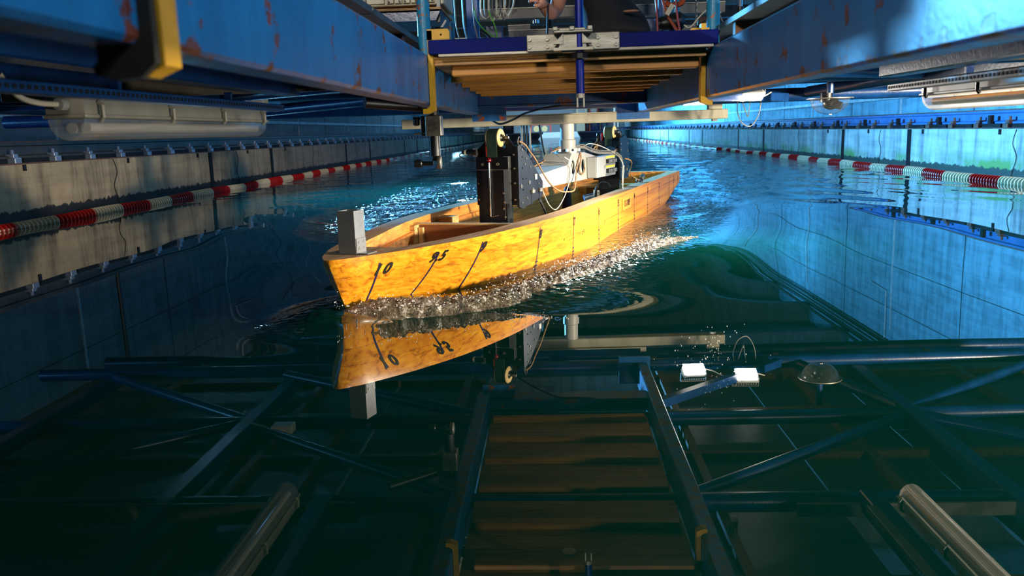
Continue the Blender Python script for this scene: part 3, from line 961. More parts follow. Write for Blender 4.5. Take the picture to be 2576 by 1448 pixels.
# blue cross bar with clamp block and lowered pole
st = thing('cross_bar', 'navy aluminium bar with clamp block and a perforated blue pole', 'bar', (.07, 2.80, .97))
obj('bar', MB().bx((-.392, 2.775, .953), (.535, 2.83, .997), .002), 'navy', st)
obj('lower_flange', MB().bx((-.36, 2.772, .944), (.52, 2.835, .9525), .001), 'alu', st)
obj('mount_plate', MB().bx((-.073, 2.762, .948), (.222, 2.774, 1.0), .002), 'alu', st)
bo = None
for x0 in (-.065, -.008, .153, .210):
    for z0 in (.962, .985):
        if bo is None:
            mb = MB().lathe([(.006, 0), (.006, -.006), (.0035, -.006), (.0035, -.003)], (x0, 2.762, z0), 'Y', 12)
            bo = obj('bolt', mb, 'bolt', st); bx0, bz0 = x0, z0
        else: dupe(bo, st, (x0-bx0, 0, z0-bz0))
mb = MB()
mb.prism([(-.045, -.024), (-.03, -.036), (.03, -.036), (.045, -.024), (.03, .026), (-.03, .026)], (.072, 2.745, .974), (1, 0, 0), (0, 0, 1), (0, -.02, 0))
mb.bx((.012, 2.71, .944), (.135, 2.76, .952)); mb.bx((.012, 2.71, .997), (.135, 2.765, 1.005), .002)
mb.prism([(-.06, 0), (-.03, 0), (-.03, .03)], (.072, 2.72, .965), (1, 0, 0), (0, 0, 1), (0, .03, 0))
mb.prism([(.06, 0), (.03, 0), (.03, .03)], (.072, 2.72, .965), (1, 0, 0), (0, 0, 1), (0, .03, 0))
obj('clamp_block', mb, 'alu', st)
mb = MB()
for sx in (.01, .062, .118):
    mb.bx((sx, 2.705, 1.003), (sx+.016, 2.75, 1.016), .002)
obj('clamp_collar', mb.bx((.03, 2.71, 1.003), (.112, 2.75, 1.011), .002), 'alu', st)
pole = obj('pole', MB().cyl((.094, 2.735, .808), (.094, 2.735, 2.0), .0135, 20), 'strutblue', st, True)
for k in range(9):
    z0 = .836+.0235*k if k < 4 else 1.022+.0195*(k-4)
    obj('hole', MB().cyl((.094, 2.7212, z0), (.094, 2.7225, z0), .0022, 10), 'blackplastic', pole)
mb = MB().lathe([(.020, 0), (.026, .003), (.026, .018), (.02, .022)], (.094, 2.735, .916), 'Z', 10)
obj('knob', mb, 'blackplastic', st)
mb = MB().cyl((.094, 2.735, .798), (.094, 2.735, .811), .0145, 16)
mb.bx((.081, 2.727, .768), (.0865, 2.743, .799), .001); mb.bx((.1015, 2.727, .768), (.107, 2.743, .799), .001)
obj('fork_end', mb, 'alu', st)

# grey transverse beam with column end pieces
gb = thing('tow_beam', 'cream-grey steel beam with chipped paint across the tank under the girders', 'beam', (.08, 5.72, .76))
obj('beam', MB().bx((-1.01, 5.69, .737), (1.165, 5.78, .800), .004), 'cream', gb)
mb = MB().bx((-.45, 5.66, .800), (.62, 5.80, .806)).bx((-.45, 5.66, .806), (-.43, 5.80, .83)).bx((.58, 5.66, .806), (.62, 5.80, .83))
obj('top_plate', mb, 'cream', gb)
obj('end_block', MB().bx((1.04, 5.70, .800), (1.13, 5.78, .835), .003), 'cream', gb)
obj('bolt_head', MB().cyl((1.085, 5.73, .722), (1.085, 5.73, .737), .022, 6), 'bolt', gb)
obj('bolt_head', MB().cyl((-.87, 5.73, .722), (-.87, 5.73, .737), .022, 6), 'bolt', gb)

# measuring probe hanging under the left girder
pb = thing('measuring_probe', 'silver clamp block holding a dark rod with a round knob, under the left girder', 'instrument', (-.485, 3.5, .69))
obj('clamp_block', MB().bx((-.520, 3.48, .692), (-.455, 3.56, .775), .003), 'steel', pb)
obj('rear_plate', MB().bx((-.540, 3.49, .695), (-.521, 3.57, .775), .002), 'black', pb)
obj('rod', MB().cyl((-.490, 3.52, .61), (-.490, 3.52, .82), .0235, 22), 'black', pb, True)
obj('hub', MB().bx((-.502, 3.50, .590), (-.476, 3.54, .613), .003), 'black', pb)
obj('knob', MB().lathe([(.008, -.012), (.026, -.012), (.028, -.008), (.028, .002), (.024, .005)], (-.468, 3.505, .583), 'X', 24), 'steel', pb, True)
obj('side_knob', MB().lathe([(.013, -.03), (.016, -.026), (.016, .0), (.012, .004), (.009, .008), (.009, .05)], (-.548, 3.51, .580), 'X', 12), 'black', pb, True)
mb = MB().cyl((-.575, 3.52, .766), (-.53, 3.52, .766), .006, 8).lathe([(.009, 0), (.014, -.006), (.014, -.03), (.008, -.034)], (-.562, 3.52, .770), 'Z', 10)
obj('clamp_lever', mb, 'blackplastic', pb, True)
obj('thumb_screw', MB().tube([(-.57, 3.50, .702), (-.54, 3.50, .704), (-.515, 3.49, .705)], [.004, .004, .008], 8), 'bolt', pb)
single('dark_pipe', MB().cyl((-.76, 3.46, .835), (-.50, 3.62, .812), .022, 14), 'blackplastic', 'short black pipe under the left girder beside the silver probe block', 'pipe', (-.6, 3.55, .82), None, True)

# ---------------------------------------------------------------- lights and fittings under the carriage
def tube_light(x0, y0, y1, zt, sgn, lab):
    t = thing('tube_light', lab, 'light', (x0, (y0+y1)/2, zt), 0)
    prof = [(-.047, -.052), (.047, -.052), (.047, -.012), (.036, 0), (-.036, 0), (-.047, -.012)]
    obj('housing', MB().prism(prof, (x0, y0, zt), (1, 0, 0), (0, 0, 1), (0, y1-y0, 0)), 'fixture', t)
    obj('rim', MB().bx((x0-.053, y0-.006, zt-.060), (x0+.053, y1+.006, zt-.051), .002), 'fixture', t)
    # ribbed lens, hollow
    n = 26
    rows = []
    for e, (yy, sc) in enumerate(((y0-.0, .98), (y0+.006, 1), (y1-.006, 1), (y1, .98))):
        r = []
        for k in range(n+1):
            a = k/n
            px = -.046+.092*a
            pz = -.062-.050*min(1, math.sin(PI*a)**.45)+(.0026 if k % 2 else 0)
            r.append((x0+px*sc, yy, zt+pz*1.0))
        rows.append(r)
    mb = MB().grid(rows)
    mb.add([rows[0][k] for k in range(n+1)], [tuple(range(n+1))]); mb.add([rows[-1][k] for k in range(n+1)], [tuple(range(n, -1, -1))])
    obj('lens', mb, 'lens', t, True)
    for dx in (-.018, .018):
        obj('tube', MB().cyl((x0+dx, y0+.05, zt-.082), (x0+dx, y1-.05, zt-.082), .013, 12), 'tube', t, True)
    c = None
    for k in range(4):
        yy = y0+.06+(y1-y0-.12)*k/3
        for s in (-1, 1):
            mb = MB().tube([(x0+s*.050, yy, zt-.022), (x0+s*.060, yy, zt-.03), (x0+s*.060, yy, zt-.058), (x0+s*.052, yy, zt-.068)], .006, 6)
            obj('clip', mb, 'fixture' if sgn < 0 else 'blackplastic', t)
    obj('cable_gland', MB().cyl((x0, y0-.025, zt-.028), (x0, y0, zt-.028), .014, 10), 'greybox', t)
    for yy in (y0+.25, y1-.25):
        obj('hanger', MB().bx((x0-.012, yy-.008, zt), (x0+.012, yy+.008, zt+.045)), 'steel_blue', t)
    return t
tl = tube_light(-1.145, 1.96, 3.24, .825, -1, 'long sealed tube light hanging under the carriage at the left tank wall side')
tag(single('light_cable', MB().tube([(-1.145, 1.935, .797), (-1.17, 1.90, .80), (-1.19, 1.86, .815), (-1.2, 1.82, .86)], .0065, 8, 5), 'whitewire', 'grey cable curling into the end of the left tube light', 'cable', (-1.17, 1.9, .8), None, True))
tube_light(1.40, 1.95, 3.20, .838, 1, 'long sealed tube light hanging under the carriage at the right tank wall side')

def slotted(x0, y0, y1, z0, lab, mat):
    t = thing('slotted_channel', lab, 'channel', (x0, y0, z0))
    obj('channel', MB().bx((x0-.02, y0, z0), (x0+.02, y1, z0+.024), .002), mat, t)
    mb = MB(); n = int((y1-y0)/.022)
    for k in range(n):
        yy = y0+.012+.022*k
        for xx in (x0+.0202, x0-.0202):
            mb.bx((xx-.0006, yy, z0+.008), (xx+.0006, yy+.012, z0+.017))
    obj('slots', mb, 'joint', t, kind='stuff')
slotted(-1.00, 1.2, 3.10, .800, 'slotted blue channel running above the left tube light', 'steel_blue')
slotted(1.235, 1.3, 3.16, .797, 'slotted grey channel running above the right tube light', 'ubeam')

def flood(c, rz, lab, pw, tilt=74):
    t = thing('floodlight', lab, 'floodlight', c, 0)
    R = Matrix.Rotation(rz, 3, 'Z') @ Matrix.Rotation(math.radians(tilt), 3, 'X')
    def tr(mb):
        mb.v = [tuple(R @ Vector(p)+Vector(c)) for p in mb.v]; return mb
    # local: face looks along -Y
    mb = MB().box((0, .018, 0), (.150, .030, .108), 0, .012)
    obj('housing', tr(mb), 'greybox', t)
    mb = MB()
    for k in range(9): mb.bx((-.06+.015*k-.0025, .033, -.032), (-.06+.015*k+.0025, .05, .032))
    obj('cooling_fins', tr(mb), 'greybox', t)
    f = obj('lamp_face', tr(MB().box((0, .001, 0), (.134, .006, .092), 0, .002)), 'lampon', t)
    mb = MB().bar((-.08, .02, 0), (-.08, .075, 0), .004, .02).bar((.08, .02, 0), (.08, .075, 0), .004, .02).bar((-.082, .075, 0), (.082, .075, 0), .004, .02)
    obj('bracket', tr(mb), 'greybox', t)
    d = R @ Vector((0, -1, 0))
    p = Vector(c)+d*.02
    area('flood_light', p, p+d, .13, pw, (1.0, .95, .86), .09, 170)
    return t
flood((.872, 5.20, .835), .06, 'lit white floodlight under the end of the right girder', 34)
flood((1.178, 5.10, .845), -.05, 'lit white floodlight beside a hanging cable loop under the carriage', 34)
single('cable_loop', MB().tube([(1.171, 5.42, 0.847), (1.166, 5.42, 0.784), (1.192, 5.42, 0.711), (1.239, 5.42, 0.682), (1.271, 5.42, 0.7), (1.302, 5.42, 0.763), (1.313, 5.42, 0.837)], .0032, 6, 6), 'greywire', 'pale cable hanging in a loop below the outer floodlight', 'cable', (1.16, 5.05, .75), None, True)
single('cable_loop', MB().tube([(1.197, 5.42, 0.837), (1.218, 5.42, 0.774), (1.229, 5.42, 0.744), (1.234, 5.42, 0.747), (1.239, 5.42, 0.784), (1.247, 5.42, 0.837)], .003, 6, 5), 'greywire', 'short pale cable bight inside the long hanging loop', 'cable', (1.15, 5.1, .78), None, True)
single('floodlight_cable', MB().tube([(.95, 5.24, .84), (1.0, 5.2, .845), (1.06, 5.15, .865), (1.12, 5.15, .86), (1.24, 5.15, .85), (1.32, 5.2, .88)], .004, 6, 5), 'whitewire', 'thin cable strung between the two floodlights', 'cable', (1.1, 5.2, .85), None, True)

dc = thing('dome_camera', 'clear dome camera with a dark body hanging under the carriage', 'camera', (1.585, 4.95, .80))
cx, cy, cz = 1.585, 4.95, .825
prof = [(.108*math.sin(PI/2*k/12), -.092*math.cos(PI/2*k/12)) for k in range(13)]
mb = MB(); vs = []; fs = []
seg = 32
for (r, h) in prof:
    for k in range(seg): vs.append((cx+max(r, .0005)*math.cos(2*PI*k/seg), cy+max(r, .0005)*math.sin(2*PI*k/seg), cz+h))
for i in range(len(prof)-1):
    for k in range(seg): fs.append((i*seg+k, i*seg+(k+1) % seg, (i+1)*seg+(k+1) % seg, (i+1)*seg+k))
mb.add(vs, fs)
obj('dome', mb, 'dome', dc, True, ang=180)
obj('flange', MB().lathe([(.106, -.003), (.128, -.003), (.128, .002), (.106, .002)], (cx, cy, cz), 'Z', 32), 'alu', dc, True)
mb = MB().cyl((cx-.02, cy, cz-.02), (cx-.02, cy, cz+.03), .035, 14).sphere((cx+.005, cy-.01, cz-.03), .042, 14, 10, (1.15, .9, .8)).cyl((cx+.0, cy-.02, cz-.03), (cx+.05, cy-.055, cz-.045), .022, 12)
obj('camera_body', mb, 'blackplastic', dc, True)
obj('stem', MB().cyl((cx, cy, cz+.002), (cx, cy, cz+.21), .02, 10), 'steel_blue', dc, True)
obj('drain_plug', MB().cyl((cx, cy-.02, cz-.094), (cx, cy-.02, cz-.088), .008, 10), 'beige', dc)

# stage lamps that give the blue light, on the left ledge
for k, (yy, lab) in enumerate(((10.3, 'blue-white flood lamp on a stand on the left ledge, nearer of the two'), (40.0, 'blue-white flood lamp on a stand on the left ledge, farther of the two'))):
    t = thing('stage_lamp', lab, 'lamp', (-5.6, yy, .55), 0, 'blue flood lamps on the left ledge')
    c = Vector((-4.5, yy+.06, 2.35))
    RR = Matrix.Rotation(math.radians((75, 40)[k]), 3, 'Z')
    def T(mb): mb.v = [tuple(RR @ Vector(p)+c) for p in mb.v]; return mb
    obj('housing', T(MB().box((0, .14, 0), (.42, .2, .34), 0, .02)), 'blackplastic', t)
    obj('lamp_face', T(MB().box((0, .036, 0), (.36, .01, .28))), 'bluelamp', t)
    obj('stand', MB().tube([(-5.6, yy, .55), (-5.6, yy, 2.35), (-4.72, yy+.1, 2.35)], .03, 8), 'blackplastic', t)

# ---------------------------------------------------------------- the wooden model (hull frame: x to the near side, y aft, z up)
ship = thing('ship_model', 'long varnished wooden ship model with numbered stations, towed through the water', 'ship model', (HB.x, HB.y, 0), HA)
US = [0, .012, .03, .05, .075, .10, .13, .16, .20, .25, .30, .36, .43, .5, .58, .66, .75, .85, .95, 1.05, 1.15, 1.27, 1.4, 1.55, 1.7, 1.85, 2.0]+list(np.arange(2.3, 4.3, .3))+list(np.arange(4.4, 6.0, .1))+[6.03]
ZS = [.25, .235, .22, .2, .18, .16, .14, .12, .10, .08, .06, .04, .02, 0, -.03, -.06, -.1, -.14, -.18, -.22]
rows = []
for u in US:
    zb = float(z_bot(u))
    r = []
    for z in ZS:
        zz = .25+(z-.25)*(.25-zb)/.47
        r.append((hb(u, zz), u, zz))
    full = r+[(0, u, zb)]+[(-p[0], p[1], p[2]) for p in r[::-1]]
    # stem rake: rows near the stem start farther aft lower down
    rows.append([(p[0], max(p[1], .13*(1-max(p[2], 0)/.25)), p[2]) for p in full])
mb = MB().grid([r[::-1] for r in rows])
n = len(rows[0])
k0 = len(mb.v)-n
mb.f.append(tuple(range(k0, k0+n)))                    # transom
mb.f.append(tuple(range(n-1, -1, -1)))                  # stem face
obj('hull_skin', mb, 'hull', ship, True, ang=50)
# flat rim on top of the wall
def inner_n(u, off):
    return max(float(hb_deck(u))-off, .0)
UR = [u for u in US if u <= 5.93]
TH = .105
u_in0 = .33
outer = [(float(hb_deck(u)), u) for u in US]
inn = [(inner_n(u, TH), u) for u in US if u_in0 <= u <= 5.9]
def rim_side(sg):
    m = MB()
    rows = []
    for u in US:
        o = float(hb_deck(u))
        i = 0.0 if u < u_in0 else inner_n(u, TH) if u < 5.9 else 0.0
        rows.append([(sg*o, u, .2503), (sg*i, u, .2503)])
    # square ends of the opening
    out = []
    for a, r in enumerate(rows):
        u = US[a]
        if a and US[a-1] < u_in0 <= u: out.append([(sg*float(hb_deck(u)), u-.001, .2503), (0, u-.001, .2503)])
        if a and US[a-1] < 5.9 <= u: out.append([(sg*float(hb_deck(5.9)), 5.9, .2503), (sg*inner_n(5.9, TH), 5.9, .2503)]); out.append([(sg*float(hb_deck(5.9)), 5.901, .2503), (0, 5.901, .2503)])
        out.append(r)
    return m.grid(out if sg < 0 else [r[::-1] for r in out])
obj('rim', rim_side(1), 'rim', ship)
obj('rim', rim_side(-1), 'rim', ship)
# inside: glued layers, each stepping in a little; the steps show as ledges
UI = [u for u in US if u_in0 <= u < 5.9]+[5.9]
for k, (z0, z1) in enumerate(((.19, .2503), (.125, .19), (.06, .125), (-.06, .06))):
    step = lambda u, k=k: TH+k*(.010+.038*math.exp(-max(u-.3, 0)/.7))
    for sg in (1, -1):
        rowsA = []
        for u in UI:
            a = max(inner_n(u, step(u)), .0)
            a2 = max(inner_n(u, step(u)-.06), .0)
            uu = u+k*.05*math.exp(-max(u-.3, 0)/.25)
            rowsA.append([(sg*a2, uu, z1-.0004), (sg*a, uu, z1-.0004), (sg*a, uu, z0)] if k else [(sg*a, uu, z1), (sg*a, uu, (z0+z1)/2), (sg*a, uu, z0)])
        obj('inner_plank', MB().grid(rowsA if sg > 0 else [r[::-1] for r in rowsA]), 'inner', ship)
for k, (z0, z1) in enumerate(((.19, .2503), (.125, .19), (.06, .125))):
    w = inner_n(5.9, TH)
    obj('transom_plank', MB().bx((-w-.02, 5.90-.012*k, z0), (w+.02, 6.0, z1-.0005)), 'inner', ship)
fl = [[(-max(inner_n(u, .07), .0), u, -.03 if u < 4.9 else -.03+(u-4.9)*.12), (max(inner_n(u, .07), .0), u, -.03 if u < 4.9 else -.03+(u-4.9)*.12)] for u in UI]
obj('inside_floor', MB().grid([r[::-1] for r in fl]), 'mdf', ship)
obj('stem_block', MB().prism([(-.04, .33), (.04, .33), (.07, .44), (-.07, .44)], (0, 0, .10), (1, 0, 0), (0, 1, 0), (0, 0, .05)), 'inner', ship)
# cross frames
bk = MB().prism([(-.345, -.03), (.345, -.03), (.345, .222), (-.345, .232)], (0, 1.395, 0), (1, 0, 0), (0, 0, 1), (0, .020, 0))
obj('cross_frame', bk, 'mdf', ship)
obj('frame_edge', MB().bx((-.34, 1.393, .2225), (.34, 1.417, .232)), 'lightwood', ship)
obj('batten', MB().bx((-.345, 1.33, .05), (-.285, 1.392, .225)), 'lightwood', ship)
obj('batten', MB().bx((-.28, 1.37, .06), (-.255, 1.392, .21)), 'lightwood', ship)
obj('wood_block', MB().bx((-.36, 1.80, .155), (-.26, 1.90, .222), .003), 'lightwood', ship)
obj('cross_frame', MB().bx((-.36, 5.15, .03), (.36, 5.18, .15)), 'mdf', ship)
obj('deck_beam', MB().bx((-.36, 5.12, .15), (.36, 5.20, .178)), 'lightwood', ship)
obj('corner_post', MB().bx((-.36, 5.06, .0), (-.29, 5.14, .15)), 'inner', ship)

# station lines, tick marks, numbers
def side_pts(u, z, off=.0012): return (hb(u, z)+off, u, z)
def ribbon(uz, w, mat, name, off=.0022, parent=ship):
    L = []
    for i, (u, z) in enumerate(uz):
        a = uz[max(i-1, 0)]; c = uz[min(i+1, len(uz)-1)]
        du, dz = c[0]-a[0], c[1]-a[1]; l = math.hypot(du, dz)
        nu, nz = -dz/l*w/2, du/l*w/2
        p = side_pts(u+nu, z+nz, off); q = side_pts(u-nu, z-nz, off)
        L.append([p, q])
    return obj(name, MB().grid(L), mat, parent)
stations = {'10': .185, '9.5': .478, '9': .76, '8': 1.33, '7': 1.84, '6': 2.42, '5': 3.0, '4': 3.58, '3': 4.15, '2': 4.73, '1': 5.30, '.5': 5.59, '0': 5.87}
for nm, u in stations.items():
    zlo = -.04 if u < 4.9 else float(z_bot(u))+.06
    zs = np.linspace(.222 if nm not in ('10', '9.5') else .215, zlo, 14)
    ribbon([(u, float(z)) for z in zs], .0085 if u < 1.0 else .006, 'ink', 'station_line')
    if u > 1.0:
        for q in range(3):
            z = .075-.027*q if u > 2 else .045-.02*q
            if u > 4.9: z += .05+(u-5.3)*.12
            ribbon([(u-.014, z), (u+.014, z)], .006, 'ink', 'tick_mark', .0028)

def text_mesh(txt, size, shear=0.0, bold=0.0, gap=1.0):
    cu = bpy.data.curves.new('number', 'FONT')
    cu.body = txt; cu.size = size; cu.shear = shear; cu.offset = bold
    cu.space_character = gap; cu.align_x = 'CENTER'; cu.align_y = 'CENTER'; cu.resolution_u = 4
    o = bpy.data.objects.new('number', cu)
    COL.objects.link(o)
    dg = bpy.context.evaluated_depsgraph_get()
    me = bpy.data.meshes.new_from_object(o.evaluated_get(dg))
    bpy.data.objects.remove(o)
    return me

def hull_text(txt, u, z, size, shear=.25, bold=.0, mat='inkblack', serif=(), sx=1.0, gap=1.0):
    me = text_mesh(txt, size, shear, bold, gap)
    mb = MB()
    mb.add([side_pts(u+v.co.x*sx, z+v.co.y, .0042) for v in me.vertices], [tuple(p.vertices) for p in me.polygons])
    for (a, b, c, d) in serif:
        mb.add([side_pts(u+(a+shear*b)*sx, z+b, .0023), side_pts(u+(c+shear*b)*sx, z+b, .0023), side_pts(u+(c+shear*d)*sx, z+d, .0023), side_pts(u+(a+shear*d)*sx, z+d, .0023)], [(0, 1, 2, 3)])
    o = obj('number', mb, mat, ship)
    return o
def label_patch(u, z, w, h):
    L = [[side_pts(u-w/2+w*i/8, z+h/2, .0026), side_pts(u-w/2+w*i/8, z-h/2, .0026)] for i in range(9)]
    obj('number_label', MB().grid(L), 'label', ship)
hull_text('10', .200, .185, .060, .3, .002, gap=1.45)
hull_text('9.5', .480, .195, .060, .3, .002, gap=1.2)
hull_text('9', .77, .195, .064, .3, .002)
hull_text('8', 1.335, .183, .06, .2, .002)
for nm, u in (('7', 1.845), ('6', 2.425), ('5', 3.005), ('4', 3.585), ('3', 4.155), ('2', 4.735), ('1', 5.305), ('.5', 5.60), ('0', 5.875)):
    hull_text(nm, u, .19, .062, .1, .001)
label_patch(3.30, .165, .30, .085)
hull_text('112-31859', 3.30, .165, .064, 0, .001, sx=.82)
for (u, z) in ((2.02, .10), (2.05, .108), (2.02, .115), (2.05, .12), (2.6, .11), (2.58, .10), (4.9, .15), (1.68, .11)):
    ribbon([(u-.006, z), (u+.006, z+.002)], .007, 'inkblack', 'filled_hole', .0012)

# aluminium post on the bow
post = obj('bow_post', (lambda m: m)(MB().plate([(-.04, -.04), (.04, -.04), (.04, .04), (-.04, .04)], [], (0, .185, .252), (1, 0, 0), (0, 1, 0), (0, 0, .0006))), 'alupost', ship)
mb = MB()
a, t_ = .037, .004
for (x0, x1, y0, y1) in ((-a, a, -a, -a+t_), (-a, a, a-t_, a), (-a, -a+t_, -a+t_, a-t_), (a-t_, a, -a+t_, a-t_)):
    mb.bx((x0, .185+y0, .253), (x1, .185+y1, .419))
tubep = obj('post_tube', mb, 'alupost', post)
for sg in (1, -1):
    m = MB().bx((sg*a, .151, .253), (sg*(a+.004), .219, .312), .001).bx((sg*a, .151, .252), (sg*(a+.05), .219, .256), .001)
    obj('angle_bracket', m, 'alupost', post)
s0 = None
for yy in (.168, .203):
    for zz in (.272, .297):
        m = MB().cyl((a+.004, .185, .28), (a+.0056, .185, .28), .0055, 10)
        if s0 is None: s0 = obj('screw', m, 'bolt', post)
        dupe(s0, post, (0, yy-.185, zz-.28))
bpy.data.objects.remove(s0)

# the bow carries a slight twist to the near side
done = set()
def twist(o):
    if o.type == 'MESH' and o.data.name not in done:
        done.add(o.data.name)
        for v_ in o.data.vertices:
            v_.co.x += .028*math.exp(-((v_.co.y-.75)/.5)**2)
    for c_ in o.children: twist(c_)
twist(ship)

# small fittings inside and on the rim
fl = thing('rope_cleat', 'small grey clamp on the model rim where the tan rope is made fast', 'clamp', (0, 0, 0), 0)
c = h2w(.40, 4.25, .25)
ROOT[fl.name] = Vector(c); fl.location = c
mb = MB()
for (dn, du, dz, ln, wd, ht) in ((0, 0, .012, .14, .022, .02), (.0, .05, .035, .08, .03, .03)):
    p = h2w(.40+dn, 4.25+du-ln/2, .25+dz); q = h2w(.40+dn, 4.25+du+ln/2, .25+dz+.02)
    mb.bar(p, q, wd, ht, bev=.004)
obj('clamp_body', mb, 'steel', fl)
p = h2w(.40, 4.36, .25)
obj('clamp_post', MB().bar(p, (p[0], p[1], .36), .012, .012), 'greybox', fl)
p = h2w(.40, 4.16, .265)
obj('ring', MB().tube([(p[0]+.025*math.cos(2*PI*k/14), p[1], p[2]+.025*math.sin(2*PI*k/14)) for k in range(15)], .006, 6), 'blackplastic', fl, True)
p = h2w(.08, 3.5, .1)
sn = thing('round_sensor', 'small brass-ringed sensor standing inside the model hull', 'sensor', p, 0)
obj('ring', MB().lathe([(.015, -.008), (.032, -.008), (.034, 0), (.032, .008), (.015, .008)], (p[0]+.13, p[1]+.02, .205), 'X', 20), 'beige', sn, True)
obj('plate', MB().bx((p[0]+.095, p[1]+.01, .10), (p[0]+.10, p[1]+.06, .24)), 'lightwood', sn)
obj('plug', MB().tube([(p[0]+.09, p[1]+.02, .20), (p[0]+.02, p[1]-.0, .185)], [.018, .022], 10), 'greyblue', sn, True)
obj('foot', MB().bx((p[0]+.05, p[1]-.03, -.03), (p[0]+.17, p[1]+.08, .10)), 'mdf', sn)
p = h2w(-.20, 4.1, 0)
single('cloth_bag', MB().tube([(p[0], p[1], .235), (p[0], p[1], .215), (p[0]+.003, p[1], .17), (p[0], p[1], .08), (p[0], p[1], -.02), (p[0], p[1], -.028)], [.006, .022, .034, .042, .046, .02], 12, 3), 'purple', 'dark purple cloth bag hanging inside the model hull', 'bag', (p[0], p[1], .1), None, True)

# ---------------------------------------------------------------- towing gear between tow beam and model (gear frame: x to the near side, y aft)
GR = math.radians(-20.5)
gear = thing('towing_gear', 'cream arm with two black wheeled slide towers standing in the model', 'instrument', (.087, 5.70, 0), GR)
col = obj('column', MB().cyl((0.01, 0.02, .60), (0.01, 0.02, .738), .047, 28), 'armcream', gear, True)
obj('sleeve', MB().lathe([(.055, .555), (.056, .63), (.049, .636)], (.01, .02, 0), 'Z', 28), 'armcream', col, True)
obj('flange', MB().cyl((0.01, .02, .545), (0.01, .02, .557), .090, 28), 'steel', col, True)
for k in range(8):
    aa = 2*PI*k/8+.3
    obj('flange_bolt', MB().cyl((.01+.075*math.cos(aa), .02+.075*math.sin(aa), .557), (.01+.075*math.cos(aa), .02+.075*math.sin(aa), .572), .011, 6), 'chrome', col)
# arm: side plates with round holes, top plates
side = [(-.95, .36), (.80, .36), (.80, .45), (.12, .545), (-.14, .545), (-.22, .475), (-.95, .43)]
holes = [(-.115, .455, .036, .047), (-.01, .455, .036, .047), (.095, .455, .036, .047)]
arm = obj('arm', MB().plate(side, holes, (.085, 0, 0), (0, 1, 0), (0, 0, 1), (.008, 0, 0)), 'armcream', gear)
obj('side_plate', MB().plate(side, holes, (-.093, 0, 0), (0, 1, 0), (0, 0, 1), (.008, 0, 0)), 'armcream', arm)
tp = MB()
tops = [(-.95, .43), (-.22, .475), (-.14, .545), (.12, .545), (.80, .45)]
for (a0, b0), (a1, b1) in zip(tops[:-1], tops[1:]):
    tp.add([(-.085, a0, b0), (.085, a0, b0), (.085, a1, b1), (-.085, a1, b1), (-.085, a0, b0-.008), (.085, a0, b0-.008), (.085, a1, b1-.008), (-.085, a1, b1-.008)], [(0, 1, 2, 3), (7, 6, 5, 4)])
obj('top_plate', tp, 'armcream', arm)
obj('bottom_plate', MB().bx((-.085, -.95, .36), (.085, .80, .368)), 'armcream', arm)

def bolts(lst, axis, r, par, name='bolt', mat='bolt', h=.005):
    b0 = None
    for p in lst:
        if b0 is None:
            q = [0, 0, 0]; q['XYZ'.index(axis)] = 1
            sgn = 1 if axis == 'X' else -1
            pr = [(r, 0), (r, sgn*h), (r*.55, sgn*h), (r*.5, sgn*h*.4)]
            b0 = obj(name, MB().lathe(pr, p, axis, 12), mat, par, True); p0 = p
        else: dupe(b0, par, tuple(p[i]-p0[i] for i in range(3)))

